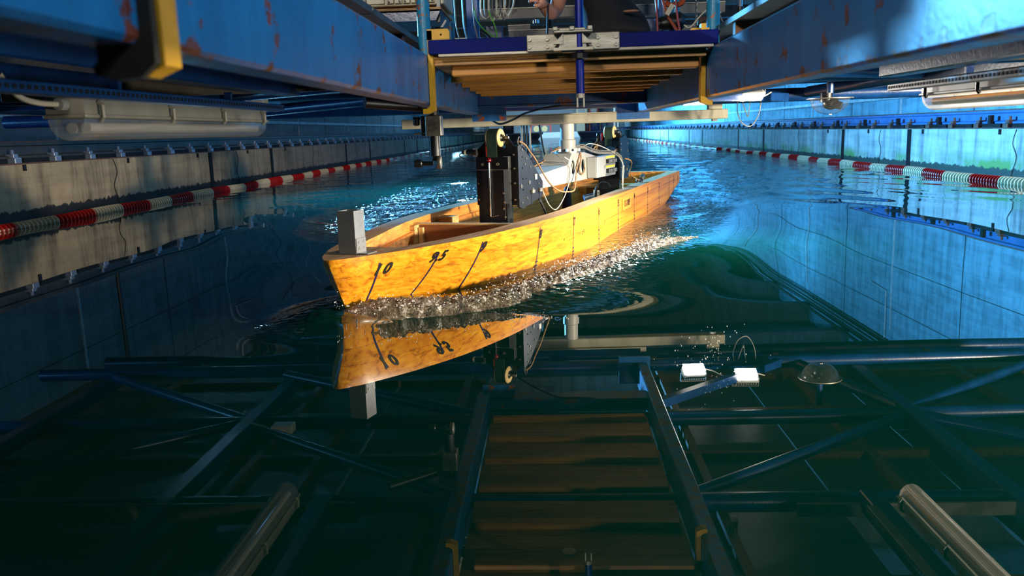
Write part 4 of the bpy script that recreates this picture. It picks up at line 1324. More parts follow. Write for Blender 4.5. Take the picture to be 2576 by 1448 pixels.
def tower(y0, front):
    """wheel on top, back plate, sliding box facing the bow, and a side plate along the arm"""
    s = 1 if front else -1
    tw = obj('back_plate', MB().plate([(-.125, .30), (.118, .30), (.118, .605), (.075, .665), (.03, .668), (-.05, .668), (-.085, .63), (-.125, .60)],
             [(.052, .63, .016, .022)] if front else [(.0, .50, .075, .065)], (0, y0, 0), (1, 0, 0), (0, 0, 1), (0, .022, 0)), 'black', gear)
    yb = y0-.055 if front else y0-.02
    if front:
        mb = MB().prism([(-.085, 0), (-.065, -.055), (.065, -.055), (.085, 0)], (0, y0, .19), (1, 0, 0), (0, 1, 0), (0, 0, .378))
        obj('slide_box', mb, 'black', tw)
        obj('box_lip', MB().bx((-.098, y0-.060, .50), (.098, y0-.0555, .566), .002), 'black', tw)
        obj('lip_groove', MB().bx((-.096, y0-.0575, .496), (.096, y0-.0553, .4995)), 'steel', tw)
        obj('lower_box', MB().bx((-.092, y0-.05, .04), (.078, y0+.03, .31)), 'black', tw)
        obj('handle_rod', MB().cyl((-.015, y0-.066, .245), (-.015, y0-.066, .545), .0048, 12), 'chrome', tw, True)
        obj('handle_ball', MB().sphere((-.015, y0-.066, .55), .0145, 16, 10), 'redball', tw, True)
        obj('handle_cup', MB().tube([(-.05, y0-.058, .25), (-.015, y0-.068, .242), (.03, y0-.058, .25)], .0025, 6, 5), 'chrome', tw, True)
        bolts([(-.055, y0-.060, .528), (.035, y0-.060, .528)], 'Y', .0085, tw)
        bolts([(-.112, y0, .33), (-.112, y0, .42), (-.112, y0, .585), (.107, y0, .33), (.107, y0, .42), (.107, y0, .50), (.105, y0, .575)], 'Y', .0055, tw)
        bolts([(.062, y0-.053, .37), (.062, y0-.053, .285), (.068, y0-.053, .24), (.066, y0-.053, .32)], 'Y', .005, tw)
        sp = [(0.0, .29), (0.05, .275), (.30, .315), (.36, .32), (.36, .41), (.12, .585), (.10, .622), (.0, .622)]
        o = obj('side_plate', MB().plate(sp, [(.06, .56, .006), (.06, .50, .006), (.06, .44, .006), (.06, .38, .006), (.11, .44, .006), (.2, .36, .008), (.3, .35, .009)], (.118, y0+.0, 0), (0, 1, 0), (0, 0, 1), (.012, 0, 0)), 'slate', tw)
        bolts([(.13, y0+.03, .40), (.13, y0+.15, .415), (.13, y0+.2, .37)], 'X', .011, tw)
        bolts([(.13, y0+.05+.06*k, .60-.05*k) for k in range(5)]+[(.13, y0+.04, .31), (.13, y0+.11, .33), (.13, y0+.09, .52)], 'X', .0055, tw, 'small_bolt')
        for dy in (.19, .31):
            obj('latch', MB().bx((.13, y0+dy-.02, .352), (.145, y0+dy+.015, .372), .002), 'alu', tw)
            obj('latch_slot', MB().bx((.1295, y0+dy-.012, .29), (.1315, y0+dy+.006, .35)), 'blackplastic', tw)
        obj('white_sticker', MB().bx((.1301, y0+.245, .425), (.1308, y0+.275, .455)), 'white', tw)
        obj('lifting_eye', MB().tube([(.124, y0+.03+.018*math.cos(2*PI*k/14+.2), .645+.024*math.sin(2*PI*k/14+.2)) for k in range(15)], .006, 8), 'blackplastic', tw, True)
        obj('red_lever', MB().bx((-.052, y0-.03, .565), (-.034, y0-.004, .665), .004), 'red', tw)
        obj('cable_plug', MB().tube([(-.115, y0-.01, .592), (-.16, y0-.01, .594), (-.17, y0-.01, .594), (-.20, y0-.01, .592)], [.016, .016, .013, .010], 12), 'blackplastic', tw, True)
        obj('plug_ring', MB().cyl((-.175, y0-.01, .593), (-.185, y0-.01, .593), .0145, 12), 'beige', tw, True)
        obj('plug_bracket', MB().bx((-.135, y0-.015, .565), (-.112, y0+.01, .615)), 'greybox', tw)
    else:
        obj('slide_box', MB().bx((-.07, y0-.045, .02), (.10, y0+.0, .33)), 'black', tw)
        obj('front_frame', MB().plate([(-.08, .40), (.115, .40), (.115, .60), (.06, .605), (-.06, .605), (-.08, .57)], [(.02, .50, .078, .062)], (0, y0-.05, 0), (1, 0, 0), (0, 0, 1), (0, .02, 0)), 'slate', tw)
        obj('side_plate', MB().plate([(-.12, .315), (.12, .315), (.12, .60), (.03, .645), (-.12, .62)], [], (.118, y0, 0), (0, 1, 0), (0, 0, 1), (.012, 0, 0)), 'black', tw)
        bolts([(.13, y0-.1, .40+.045*k) for k in range(5)]+[(.13, y0+.09, .34+.06*k) for k in range(5)], 'X', .006, tw)
        bolts([(.130, y0-.03, .37), (.130, y0+.06, .38)], 'X', .013, tw, 'large_bolt')
        obj('red_lever', MB().bx((-.052, y0-.03, .595), (-.036, y0-.01, .665), .003), 'red', tw)
        obj('lifting_eye', MB().tube([(.10, y0+.0+.012*math.cos(2*PI*k/12), .655+.02*math.sin(2*PI*k/12)) for k in range(13)], .006, 8), 'blackplastic', tw, True)
        obj('lifting_eye', MB().tube([(-.085, y0+.0+.012*math.cos(2*PI*k/12), .645+.02*math.sin(2*PI*k/12)) for k in range(13)], .006, 8), 'blackplastic', tw, True)
    # wheel with green belt
    wx, wz = (.002 if front else .02), .668
    yw = y0-.012
    wheel = obj('wheel', MB().lathe([(.046, -.034), (.050, -.030), (.050, .030), (.046, .034)], (wx, yw, wz), 'X', 28), 'rubbergreen', tw, True)
    for sx in (-1, 1):
        rim = MB().lathe([(.022, sx*.034), (.046, sx*.034), (.0495, sx*.031), (.0495, sx*.0345), (.043, sx*.041), (.026, sx*.041), (.022, sx*.037)], (wx, yw, wz), 'X', 28)
        obj('rim', rim, 'ivory', wheel, True)
        obj('hub', MB().lathe([(.006, sx*.034), (.021, sx*.034), (.021, sx*.038), (.008, sx*.046), (.008, sx*.062), (.004, sx*.064)], (wx, yw, wz), 'X', 16), 'blackplastic', wheel, True)
    mb = MB().bx((wx-.030, yw-.049, .565), (wx+.030, yw-.045, wz))
    obj('belt', mb, 'rubbergreen', wheel)
    obj('axle_end', MB().cyl((wx+.062, yw, wz), (wx+.082, yw, wz), .008, 8), 'bolt', wheel, True)
    for sx in (-1, 1):
        obj('wheel_cheek', MB().bx((wx+sx*.058-.004, y0+.0, .60), (wx+sx*.058+.004, y0+.02, .685)), 'black', tw)
tower(-1.13, True)
tower(1.0, False)

# terminal box on the arm with rows of plugs
tb = thing('terminal_box', 'grey terminal box with two yellow label strips and rows of black plugs', 'box', (0, 0, 0), 0)
tb.location = (.087, 5.70, 0); tb.rotation_euler = (0, 0, GR); ROOT[tb.name] = Vector((0, 0, 0))
obj('case', MB().bx((.095, .17, .365), (.165, .62, .508), .004), 'greybox', tb)
obj('cover_edge', MB().bx((.163, .17, .366), (.169, .36, .507), .003), 'greybox', tb)
obj('screw', MB().bx((.168, .335, .425), (.172, .35, .445)), 'bolt', tb)
for zz in (.492, .425):
    obj('yellow_strip', MB().bx((.166, .385, zz), (.1675, .60, zz+.013)), 'yellowlabel', tb)
    for k in range(7):
        obj('plug', MB().box((.178, .40+.03*k, zz-.022), (.026, .022, .030), 0, .003), 'blackplastic', tb)
    obj('ribs', MB().bx((.1655, .38, zz-.058), (.167, .62, zz-.040)), 'alu', tb)

# cables and ropes, points in the gear frame turned to the world
def g2w(p):
    c, s = math.cos(GR), math.sin(GR)
    return (.087+p[0]*c-p[1]*s, 5.70+p[0]*s+p[1]*c, p[2])
def gcable(name, pts, r, mat, lab, cat, sub=7, seg=6):
    P = [g2w(p) for p in pts]
    return single(name, MB().tube(P, r, seg, sub), mat, lab, cat, P[0], None, True)
gcable('rope', [(.128, -1.10, .645), (.145, -1.06, .625), (.14, -.98, .585), (.14, -.90, .54), (.14, -.70, .40), (.15, -.55, .335), (.15, -.38, .315), (.15, -.27, .315), (.13, -.18, .35), (.11, -.1, .42), (.10, -.03, .485), (.1, .02, .545)], .0048, 'rope', 'tan rope sagging from the front tower eye under the cream arm', 'rope')
gcable('rope', [(.10, .02, .548), (.11, .0, .50), (.105, -.02, .43), (.105, .04, .40), (.105, .09, .43), (.105, .08, .46)], .0048, 'rope', 'tan rope knotted through the round holes of the cream arm', 'rope')
gcable('rope', [(-.02, -.03, .575), (-.06, -.10, .555), (-.08, -.2, .50), (-.12, -.45, .45), (-.12, -.6, .425)], .0045, 'rope', 'brown rope running from the column foot down to the front tower', 'rope')
gcable('rope', [(.01, .0, .60), (-.05, -.045, .575), (-.08, -.02, .57), (-.05, .06, .59), (.03, .05, .61)], .0045, 'rope', 'brown rope wound round the column foot', 'rope')
gcable('rope', [(-.085, 1.0, .645), (-.085, .98, .60), (-.12, .95, .56), (-.10, .92, .54), (-.07, .95, .58), (-.075, .92, .53)], .0058, 'rope', 'tan rope looped from the left eye of the rear tower', 'rope')
gcable('rope', [(.10, 1.0, .64), (.105, .97, .60), (.08, .94, .555), (.105, .90, .53), (.12, .94, .56), (.06, .84, .50)], .0058, 'rope', 'tan rope looped from the right eye of the rear tower', 'rope')
q = h2w(.40, 4.18, .27)
single('rope', MB().tube([g2w((.17, .86, .47)), g2w((.20, .95, .44)), (q[0]-.09, q[1]-.12, .335), q], .0048, 6, 7), 'rope', 'tan rope from the terminal box down to the clamp on the model rim', 'rope', q, None, True)
for k, (a, b_, nm) in enumerate(((0, .0, 'upper'), (.012, -.006, 'middle'), (.02, .010, 'lower'), (.03, -.012, 'lowest'))):
    gcable('signal_cable', [(.04, .06+a, .575+b_), (.08, .14, .585+b_), (.10, .25+a, .553+b_), (.12, .42, .535+b_), (.16, .56+a, .525+b_), (.19, .66, .495+b_), (.19, .72+a, .45+b_)], .0038, 'greywire', 'grey signal cable over the terminal box, %s of the bundle' % nm, 'cable')
gcable('signal_cable', [(-.05, .55, .575), (-.03, .62, .592), (.02, .70, .575), (.08, .78, .535), (.12, .86, .495), (.13, .90, .47)], .0032, 'whitewire', 'white cable with a free end arching beside the rear tower', 'cable')
gcable('signal_cable', [(.1, -.30, .53), (.12, -.22, .49), (.11, -.19, .45), (.11, -.25, .36), (.11, -.36, .27), (.11, -.5, .215), (.11, -.62, .255), (.11, -.72, .345)], .0032, 'whitewire', 'white cable hanging in a deep loop below the cream arm', 'cable')
gcable('signal_cable', [(-.06, -.12, .55), (-.02, -.2, .56), (.05, -.26, .53), (.1, -.22, .46), (.11, -.24, .40), (.11, -.28, .33)], .0024, 'greywire', 'thin grey cable drooping over the arm top beside the column', 'cable')
gcable('signal_cable', [(.18, .64, .50), (.2, .70, .44), (.19, .72, .36), (.19, .73, .27), (.18, .78, .22), (.16, .84, .26), (.17, .84, .42)], .0032, 'whitewire', 'white cable loop hanging in front of the rear tower', 'cable')
gcable('signal_cable', [(-.20, -1.14, .592), (-.22, -1.14, .575), (-.16, -1.12, .545), (-.11, -1.12, .545)], .003, 'blackwire', 'thin black cable from the plug at the front tower edge', 'cable')
gcable('signal_cable', [(.05, -.70, .345), (.07, -.66, .28), (.10, -.60, .15), (.12, -.56, .02)], .008, 'blackwire', 'thick black cable running down into the model behind the front tower', 'cable')
gcable('signal_cable', [(.0, .64, .12), (.0, .66, .25), (.02, .72, .30), (.05, .80, .29), (.06, .84, .26)], .006, 'blackwire', 'black cable arching inside the model ahead of the rear tower', 'cable')
for k, (dx, mt) in enumerate(((-.055, 'greywire'), (-.035, 'blackwire'), (-.012, 'blackwire'), (.012, 'greywire'))):
    single('hanging_cable', MB().tube([(-.17+dx, 6.2, .80), (-.17+dx*.9, 6.2, .6), (-.17+dx*1.2, 6.2, .42), (-.16+dx*1.5, 6.1, .27)], .007, 6, 6), mt, 'cable hanging straight down left of the column, %s of four' % ('first', 'second', 'third', 'last')[k], 'cable', (-.2, 6.2, .5), 'cables hanging left of the column', True)
single('hanging_cable', MB().tube([(-.10, 6.2, .80), (-.07, 6.2, .6), (-.045, 6.18, .45), (-.04, 6.1, .30)], .007, 6, 6), 'blackwire', 'slanting black cable nearest the column', 'cable', (-.08, 6.2, .5), None, True)
single('drooping_cable', MB().tube([(-.36, 5.0, .775), (-.30, 4.95, .745), (-.22, 4.85, .765), (-.14, 4.8, .80), (0, 4.68, .825), (.12, 4.67, .828), (.24, 4.67, .838)], .006, 6, 6), 'blackwire', 'black cable drooping below the end of the left girder', 'cable', (-.2, 4.8, .78), None, True)

# ---------------------------------------------------------------- things on the carriage deck
cb = thing('control_rack', 'beige rack of switches standing on a plywood shelf above the left girder', 'electronics', (-.61, 3.6, 1.23))
obj('case', MB().bx((-.79, 3.60, 1.228), (-.435, 3.95, 1.42), .004), 'beige', cb)
obj('faceplate', MB().bx((-.755, 3.590, 1.236), (-.68, 3.60, 1.40), .002), 'beige', cb)
for k in range(6):
    x0 = -.672+.034*k
    m_ = obj('module', MB().bx((x0, 3.588, 1.236), (x0+.031, 3.60, 1.40), .002), 'beige', cb)
    for zz in (1.244, 1.258, 1.275):
        obj('switch', MB().cyl((x0+.010+.012*(k % 2), 3.578, zz), (x0+.010+.012*(k % 2), 3.588, zz), .0042, 8), 'blackplastic', m_)
for x0 in (-.765, -.455):
    obj('corner_leg', MB().bx((x0-.007, 3.585, 1.212), (x0+.007, 3.60, 1.26)), 'greybox', cb)
sh = thing('shelf', 'plywood shelf with a blue underside carrying the switch rack', 'shelf', (-.61, 3.7, 1.205))
obj('board', MB().bx((-.775, 3.58, 1.206), (-.445, 3.98, 1.210)), 'ply', sh)
obj('board', MB().bx((-.775, 3.58, 1.2105), (-.445, 3.98, 1.2145)), 'ply', sh)
obj('tray', MB().prism([(-.77, 1.205), (-.45, 1.205), (-.47, 1.165), (-.66, 1.165)], (0, 3.60, 0), (1, 0, 0), (0, 0, 1), (0, .36, 0)), 'steel_blue', sh)
obj('bracket', MB().bx((-.47, 3.62, 1.16), (-.455, 3.66, 1.42)), 'blackplastic', sh)

def gbeam(a, b, lab, mat='ubeam', lip=True):
    t = thing('instrument_beam', lab, 'beam', a)
    obj('web', MB().bx(a, b, .002), mat, t)
    if lip:
        obj('flange', MB().bx((a[0], a[1]-.004, b[2]), (b[0], b[1]+.03, b[2]+.006)), 'alu', t)
gbeam((-.43, 5.0, 1.335), (.32, 5.07, 1.390), 'long grey channel beam behind the crouching person')
gbeam((-.235, 5.0, 1.232), (.30, 5.04, 1.268), 'grey beam with rounded end just above the navy cross bar')
gbeam((-.24, 5.05, 1.275), (-.11, 5.08, 1.302), 'short grey block under the long channel beam')
gbeam((.465, 5.0, 1.325), (1.0, 5.09, 1.380), 'pale grey beam behind the right guard posts')
gbeam((.70, 5.05, 1.20), (1.22, 5.09, 1.262), 'pale grey box beam rising above the right girder')
gbeam((-.72, 5.0, 1.14), (-.40, 5.05, 1.235), 'grey instrument plate left of the yellow clamp', 'greyblue')
single('levelling_glide', MB().cyl((-.075, 5.0, 1.305), (-.075, 5.0, 1.325), .018, 16), 'chrome', 'small chrome levelling glide under the long channel beam', 'glide', (-.075, 5.0, 1.315), None, True)
single('ribbed_hose', MB().tube([(.005-.01*(k/24), 5.2, 1.29+.008*k) for k in range(28)], [.019 if k % 2 else .0155 for k in range(28)], 12), 'blackplastic', 'black ribbed hose standing behind the long channel beam', 'hose', (0, 5.2, 1.3), None, True)
single('ribbed_hose', MB().tube([(.045-.0023*k, 5.15, 1.235+.0045*k) for k in range(14)], [.019 if k % 2 else .0155 for k in range(14)], 12), 'blackplastic', 'short piece of black ribbed hose under the long channel beam', 'hose', (.03, 5.15, 1.25), None, True)
# blue cable ducts
single('cable_duct', MB().bx((-.43, 4.5, 1.16), (-.365, 4.56, 1.60), .004), 'bluepaint', 'bright blue cable duct left of the wire bundle', 'duct', (-.4, 4.5, 1.3))
single('cable_duct', MB().bx((-.335, 4.52, 1.10), (-.245, 4.60, 1.245), .004), 'steel_blue', 'dark blue box below the grey wire bundle', 'duct', (-.29, 4.55, 1.17))
single('cable_duct', MB().bx((.46, 4.4, 1.05), (.54, 4.46, 1.235), .004), 'steel_blue', 'dark blue box right of the crouching person', 'duct', (.5, 4.4, 1.12))
single('cable_duct', MB().bx((.552, 4.42, 1.0), (.572, 4.46, 1.55), .002), 'bluepaint', 'narrow bright blue rail beside the red cables', 'duct', (.56, 4.4, 1.2))
single('cable_duct', MB().bx((.60, 4.62, 1.0), (.63, 4.66, 1.19), .002), 'bluepaint', 'short bright blue strip behind the red cables', 'duct', (.61, 4.6, 1.1))
single('panel', MB().bx((-.16, 5.6, 1.05), (-.02, 5.62, 1.24)), 'steel_blue', 'ribbed teal panel seen between the dark blue box and the person', 'panel', (-.1, 5.6, 1.15))
def wire(pts, r, mat, lab, cat='cable', sub=6, grp=None, nm='loose_cable'):
    return single(nm, MB().tube(pts, r, 6, sub), mat, lab, cat, pts[0], grp, True)
Yw = 4.35
wire([(-.375, Yw, 1.32), (-.36, Yw, 1.25), (-.32, Yw, 1.20), (-.27, Yw, 1.165), (-.262, Yw, 1.14)], .0028, 'greenwire', 'yellow-green earth wire curving down over the bright blue duct')
wire([(-.30, Yw-.03, 1.29), (-.278, Yw-.03, 1.24), (-.262, Yw-.03, 1.18), (-.262, Yw-.03, 1.13)], .003, 'greenwire', 'yellow-green earth wire hanging from the wire bundle')
wire([(-.345, Yw-.05, 1.20), (-.32, Yw-.05, 1.185), (-.28, Yw-.05, 1.145), (-.25, Yw-.05, 1.10)], .006, 'blackwire', 'thick black cable bending down in front of the dark blue box')
for k in range(7):
    a = .02*k
    wire([(-.335+a, Yw-.02*k/3, 1.40), (-.34+a, Yw-.01*k, 1.30), (-.325+a, Yw, 1.262-.006*(k % 3)), (-.30+a*.8, Yw, 1.27), (-.295+a, Yw+.01, 1.33), (-.30+a, Yw+.01, 1.42)], .0042, ('whitewire', 'greywire')[k % 2], 'looped %s wire, %s of the bundle hanging left of the channel beam' % (('white', 'grey')[k % 2], ('first', 'second', 'third', 'fourth', 'fifth', 'sixth', 'last')[k]), 'cable', 6, 'looped wires left of the channel beam')
for k, (x0, mt) in enumerate(((-.408, 'whitewire'), (-.402, 'greywire'), (-.44, 'whitewire'), (-.352, 'greywire'))):
    wire([(x0, 4.1-.02*k, 1.32), (x0+.004, 4.1-.02*k, 1.2), (x0+.02, 4.1-.02*k, 1.11), (x0+.03, 4.1-.02*k, .97)], .0035, mt, 'thin cable hanging down behind the navy bar, %s from the left guard post' % ('second', 'third', 'first', 'fourth')[k])
wire([(-.43, 3.6, 1.16), (-.455, 3.5, 1.10), (-.49, 3.3, 1.03), (-.50, 3.2, .98)], .005, 'whitewire', 'pale cable running down beside the yellow clamp plate')
wire([(.005, 4.2, 1.42), (.0, 4.1, 1.32), (-.005, 3.9, 1.22), (-.01, 3.5, 1.05), (-.005, 3.2, .99)], .0045, 'blackwire', 'black cable hanging in front of the person at the hand')
for k, (pts, r, mt, lab) in enumerate((
    ([(.50, 4.2, 1.40), (.515, 4.2, 1.25), (.52, 4.2, 1.12), (.525, 4.2, .97)], .0055, 'redwire', 'dark red cable nearest the crouching person'),
    ([(.60, 4.2, 1.40), (.605, 4.2, 1.28), (.625, 4.2, 1.15), (.655, 4.2, 1.06), (.66, 4.2, .97)], .0062, 'redwire', 'bright red cable curving toward the right guard post'),
    ([(.545, 4.22, 1.30), (.57, 4.22, 1.22), (.615, 4.22, 1.15), (.635, 4.22, 1.09)], .0075, 'orangewire', 'orange-brown strap crossing the red cable'),
    ([(.56, 4.25, 1.285), (.60, 4.25, 1.272), (.645, 4.25, 1.285), (.65, 4.25, 1.33)], .013, 'orangewire', 'orange-brown sling lying level above the black motor'))):
    wire(pts, r, mt, lab)
t = thing('motor', 'black cylindrical motor hanging behind the red cables', 'motor', (.58, 4.35, 1.2))
obj('motor_body', MB().lathe([(.015, -.07), (.033, -.062), (.036, -.01), (.044, 0), (.046, .05), (.03, .07)], (.60, 4.35, 1.205), 'X', 18, Matrix.Rotation(PI/2-.1, 3, 'Y')), 'blackplastic', t, True)
obj('motor_lead', MB().tube([(.56, 4.33, 1.17), (.565, 4.33, 1.12), (.60, 4.33, 1.10), (.62, 4.33, 1.13), (.585, 4.33, 1.15), (.565, 4.33, 1.06), (.56, 4.33, 1.0)], .0035, 6, 5), 'blackwire', t, True)
t = single('paper_tag', MB().box((.575, 4.18, 1.245), (.022, .002, .055), 0, 0, Matrix.Rotation(math.radians(32), 3, 'Y')), 'beige', 'cream paper tag tied to the red cables', 'tag', (.575, 4.18, 1.245))
t = thing('lifting_chain', 'steel chain hanging beside the right guard post', 'chain', (.73, 4.4, 1.2))
l0 = None
for k in range(26):
    zz = 1.40-.0145*k
    pts = [(.735+(.0055*math.cos(2*PI*q/10) if k % 2 else 0), 4.4+(0 if k % 2 else .0055*math.cos(2*PI*q/10)), zz+.0105*math.sin(2*PI*q/10)) for q in range(11)]
    obj('chain_link', MB().tube(pts, .0022, 5, 0), 'steel', t, True)
wire([(.66, 4.3, 1.185), (.68, 4.3, 1.172), (.70, 4.3, 1.18), (.73, 4.3, 1.215), (.77, 4.3, 1.25), (.80, 4.3, 1.25), (.84, 4.3, 1.235)], .004, 'whitewire', 'white cable looping across the chain')
wire([(.755, 4.2, 1.35), (.762, 4.2, 1.26), (.775, 4.2, 1.16)], .003, 'greywire', 'thin grey cable down to the black star knob')
wire([(.79, 4.2, 1.35), (.80, 4.2, 1.26), (.83, 4.2, 1.18), (.88, 4.2, 1.12), (.95, 4.2, 1.08)], .003, 'greywire', 'thin grey cable slanting behind the right guard post')
t = thing('trolley', 'dark pulley block hanging on the chain', 'pulley', (.76, 4.45, 1.2))
obj('block', MB().cyl((.75, 4.42, 1.21), (.80, 4.42, 1.20), .03, 14), 'rusty', t, True)
obj('hanger', MB().bx((.762, 4.41, 1.12), (.79, 4.43, 1.2)), 'rusty', t)
def starknob(c, lab):
    t = thing('star_knob', lab, 'knob', c)
    pr = []
    for k in range(32):
        a = 2*PI*k/32
        r = .030+.006*math.cos(a*8)
        pr.append((r*math.cos(a), r*math.sin(a)))
    obj('grip', MB().prism(pr, (c[0], c[1], c[2]), (1, 0, 0), (0, 1, 0), (0, 0, .020)), 'blackplastic', t)
    obj('shank', MB().cyl((c[0], c[1], c[2]-.028), (c[0], c[1], c[2]), .014, 12), 'blackplastic', t, True)
starknob((-.445, 3.35, 1.085), 'black star knob above the left yellow clamp plate')
starknob((.60, 3.35, 1.055), 'black star knob above the right yellow clamp plate')
t = thing('telescopic_pole', 'chrome and black telescopic pole standing behind the right girder', 'pole', (.715, 3.3, 1.0))
obj('black_sleeve', MB().cyl((.715, 3.3, .95), (.715, 3.3, 1.13), .012, 14), 'blackplastic', t, True)
obj('chrome_rod', MB().cyl((.715, 3.3, 1.13), (.715, 3.3, 1.9), .008, 14), 'chrome', t, True)
single('clip', MB().bx((.74, 3.5, 1.01), (.79, 3.52, 1.05), .004), 'greybox', 'grey end block beside the navy bar at the right guard post', 'block', (.76, 3.5, 1.03))

# person crouching on the platform, back to the camera
pe = thing('person', 'person in black shirt and trousers crouching on the platform, one forearm raised', 'person', (.28, 4.22, .96))
def skin(name, pts, edges, mat, par, sub=2):
    me = bpy.data.meshes.new(name)
    off = ROOT[par.name]
    me.from_pydata([tuple(Vector(p[:3])-off) for p in pts], edges, [])
    o = bpy.data.objects.new(name, me)
    COL.objects.link(o)
    o.parent = par
    sm = o.modifiers.new('skin', 'SKIN')
    for i, p in enumerate(pts):
        r = p[3]
        me.skin_vertices[0].data[i].radius = r if isinstance(r, tuple) else (r, r)
    me.skin_vertices[0].data[0].use_root = True
    sm.use_smooth_shade = True
    ss = o.modifiers.new('sub', 'SUBSURF'); ss.levels = ss.render_levels = sub
    dg = bpy.context.evaluated_depsgraph_get()
    m2 = bpy.data.meshes.new_from_object(o.evaluated_get(dg))
    bpy.data.objects.remove(o)
    m2.materials.clear(); m2.materials.append(M[mat])
    m2.polygons.foreach_set('use_smooth', [True]*len(m2.polygons))
    o = bpy.data.objects.new(name, m2)
    COL.objects.link(o); o.parent = par
    ROOT[o.name] = off
    return o
# body: pelvis, spine, neck, legs (kneeling), arms
P = [(.335, 4.20, 1.13, (.155, .125)), (.30, 4.23, 1.22, (.155, .12)), (.25, 4.28, 1.34, (.16, .12)), (.20, 4.34, 1.50, (.175, .125)), (.17, 4.38, 1.60, (.12, .09)), (.16, 4.41, 1.66, (.055, .055)), (.15, 4.43, 1.72, (.05, .05)),
     (.25, 4.30, 1.10, .105), (.16, 4.52, 1.05, .08), (.20, 4.28, .995, .05), (.21, 4.12, .985, .035),
     (.43, 4.28, 1.10, .105), (.44, 4.54, 1.06, .08), (.45, 4.30, .995, .05), (.44, 4.12, .985, .035),
     (.06, 4.30, 1.53, .062), (.02, 4.22, 1.38, .048), (.38, 4.40, 1.53, .062), (.46, 4.46, 1.36, .048)]
E_ = [(0, 1), (1, 2), (2, 3), (3, 4), (4, 5), (5, 6), (0, 7), (7, 8), (8, 9), (9, 10), (0, 11), (11, 12), (12, 13), (13, 14), (4, 15), (15, 16), (4, 17), (17, 18)]
body = skin('body', P, E_, 'shirt', pe)
A = [(.085, 4.27, 1.50, .046), (.062, 4.25, 1.36, .043), (.034, 4.21, 1.266, .037), (.016, 4.16, 1.247, .035), (-.006, 4.08, 1.250, .034), (-.026, 4.0, 1.262, .026), (-.036, 3.965, 1.272, .029), (-.046, 3.93, 1.282, .026)]
arm_ = skin('arm', A, [(i, i+1) for i in range(7)], 'skin', pe)
for k in range(4):
    b0 = Vector((-.050+.004*k, 3.925+.003*k, 1.268+.011*k))
    L = (.030, .034, .032, .026)[k]
    skin('finger', [(*b0, .0088), (*(b0+Vector((-.010, -.022, .004))), .008), (*(b0+Vector((-.026-L*.3, -.024, .002))), .0074), (*(b0+Vector((-.030-L*.2, -.004, -.002))), .0064)], [(0, 1), (1, 2), (2, 3)], 'skin', arm_, 1)
skin('thumb', [(-.036, 3.94, 1.258, .011), (-.050, 3.915, 1.250, .0095), (-.066, 3.905, 1.252, .008)], [(0, 1), (1, 2)], 'skin', arm_, 1)
hd = obj('head', MB().sphere((.135, 4.42, 1.83), .098, 20, 14, (.80, .98, 1.18)), 'skin', pe, True)
obj('hair', MB().sphere((.14, 4.405, 1.855), .102, 20, 14, (.83, .98, 1.08)), 'hair', pe, True)
for sx in (-1, 1): obj('ear', MB().sphere((.135+sx*.080, 4.42, 1.82), .022, 10, 8, (.4, .8, 1.3)), 'skin', pe, True)
obj('nose', MB().sphere((.128, 4.518, 1.815), .018, 8, 6, (.7, 1, 1.2)), 'skin', pe, True)
obj('lower_back', MB().sphere((.385, 4.105, 1.235), .04, 12, 8, (1.0, .35, .16)), 'skin', pe, True, 'bare skin between shirt and trousers')

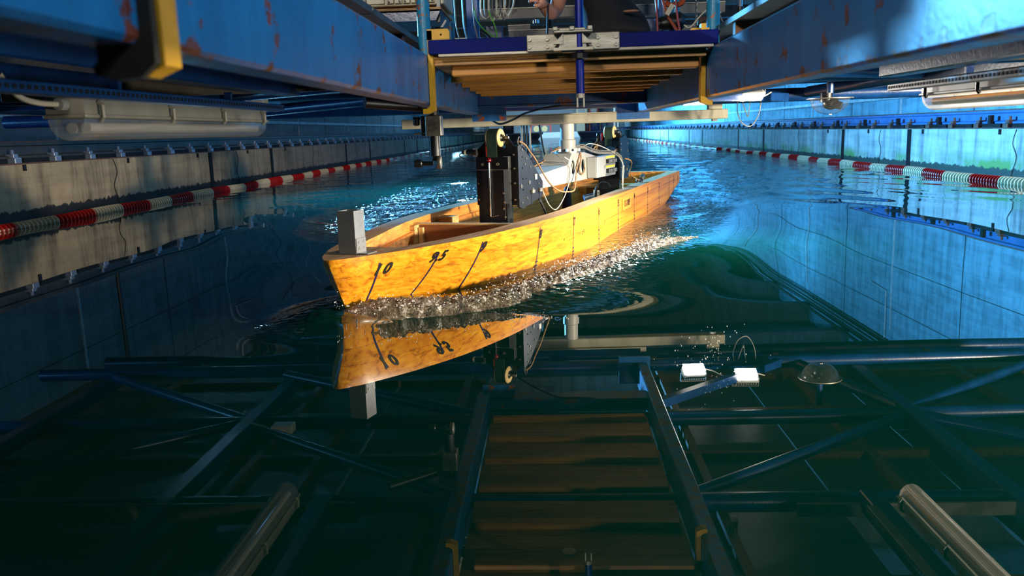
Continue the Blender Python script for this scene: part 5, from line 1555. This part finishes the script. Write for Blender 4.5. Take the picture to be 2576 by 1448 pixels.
# ---------------------------------------------------------------- far end of the tank
def barge(x0, x1, y0, lab):
    t = thing('barge', lab, 'barge', ((x0+x1)/2, y0, 0))
    obj('hull', MB().prism([(x0, -.1), (x1, -.1), (x1+.5, .45), (x0-.3, .45)], (0, y0, 0), (1, 0, 0), (0, 0, 1), (0, 3, 0)), 'barge', t)
    obj('deck_edge', MB().bx((x0-.3, y0-.02, .45), (x1+.5, y0+3, .55)), 'greyblue', t)
    return t
barge(-4.2, -1.2, 66, 'dark floating barge far down the tank, left of the cream column')
barge(2.3, 4.0, 64, 'dark floating barge far down the tank, right of the cream column')
def pile(x, y, z, w, h, mat, lab, cat='machine', d=1.0):
    t = thing(cat.replace(' ', '_'), lab, cat, (x, y, z))
    obj('case', MB().bx((x-w/2, y, z), (x+w/2, y+d, z+h), .05), mat, t)
    obj('panel', MB().bx((x-w*.3, y-.03, z+h*.3), (x+w*.3, y, z+h*.8), .01), 'greybox', t)
    return t
pile(3.25, 64.5, .55, .6, .95, 'bluepaint', 'blue machine on the right far barge')
pile(3.95, 64.5, .55, .5, .75, 'steel_blue', 'dark blue pump on the right far barge')
pile(2.7, 64.5, .55, .3, .7, 'red', 'small red cabinet on the right far barge')
pile(-3.4, 66.5, .55, .8, 1.0, 'barge', 'dark machine on the left far barge')
pile(2.9, 82, .5, 1.1, 2.6, 'beige', 'beige cabinet at the far end wall', 'cabinet')
pile(4.05, 82, .5, .9, 2.6, 'orangewire', 'orange cabinet at the far end wall', 'cabinet')
single('dock', MB().bx((-4.6, 77, -1), (4.6, 87.95, .5)), 'endwall', 'pale dock closing the far end of the tank', 'dock', (0, 80, .5))
t = thing('wheel_rack', 'red rack with two spools at the far dock', 'rack', (-1.0, 78, .5))
for x0 in (-1.9, -.1): obj('upright', MB().bx((x0-.06, 77.6, .5), (x0+.06, 77.72, 1.9)), 'red', t)
for z0 in (1.2, 1.85): obj('rail', MB().bx((-1.9, 77.6, z0-.05), (-.1, 77.72, z0+.05)), 'red', t)
for x0 in (-1.4, -.65): obj('spool', MB().cyl((x0, 77.6, .85), (x0, 78, .85), .27, 18), 'ivory', t, True)
t = thing('hand_rail', 'thin blue railing along the far dock', 'railing', (-3, 77.5, .5))
for x0 in (-4.6, -4.0, -3.4, -2.8, -2.2): obj('baluster', MB().cyl((x0, 77.5, .5), (x0, 77.5, 1.5), .03, 6), 'greyblue', t)
for z0 in (1.0, 1.5): obj('top_rail', MB().cyl((-4.6, 77.5, z0), (-2.2, 77.5, z0), .03, 6), 'greyblue', t)
for x0 in (5.6, 5.9): single('pipe_stack', MB().cyl((x0, 76, .5), (x0, 76, 4.4), .09, 10), 'white', 'white vertical pipe near the far end, %s of two' % ('inner' if x0 < 5.7 else 'outer'), 'pipe', (x0, 76, 2), None, True)
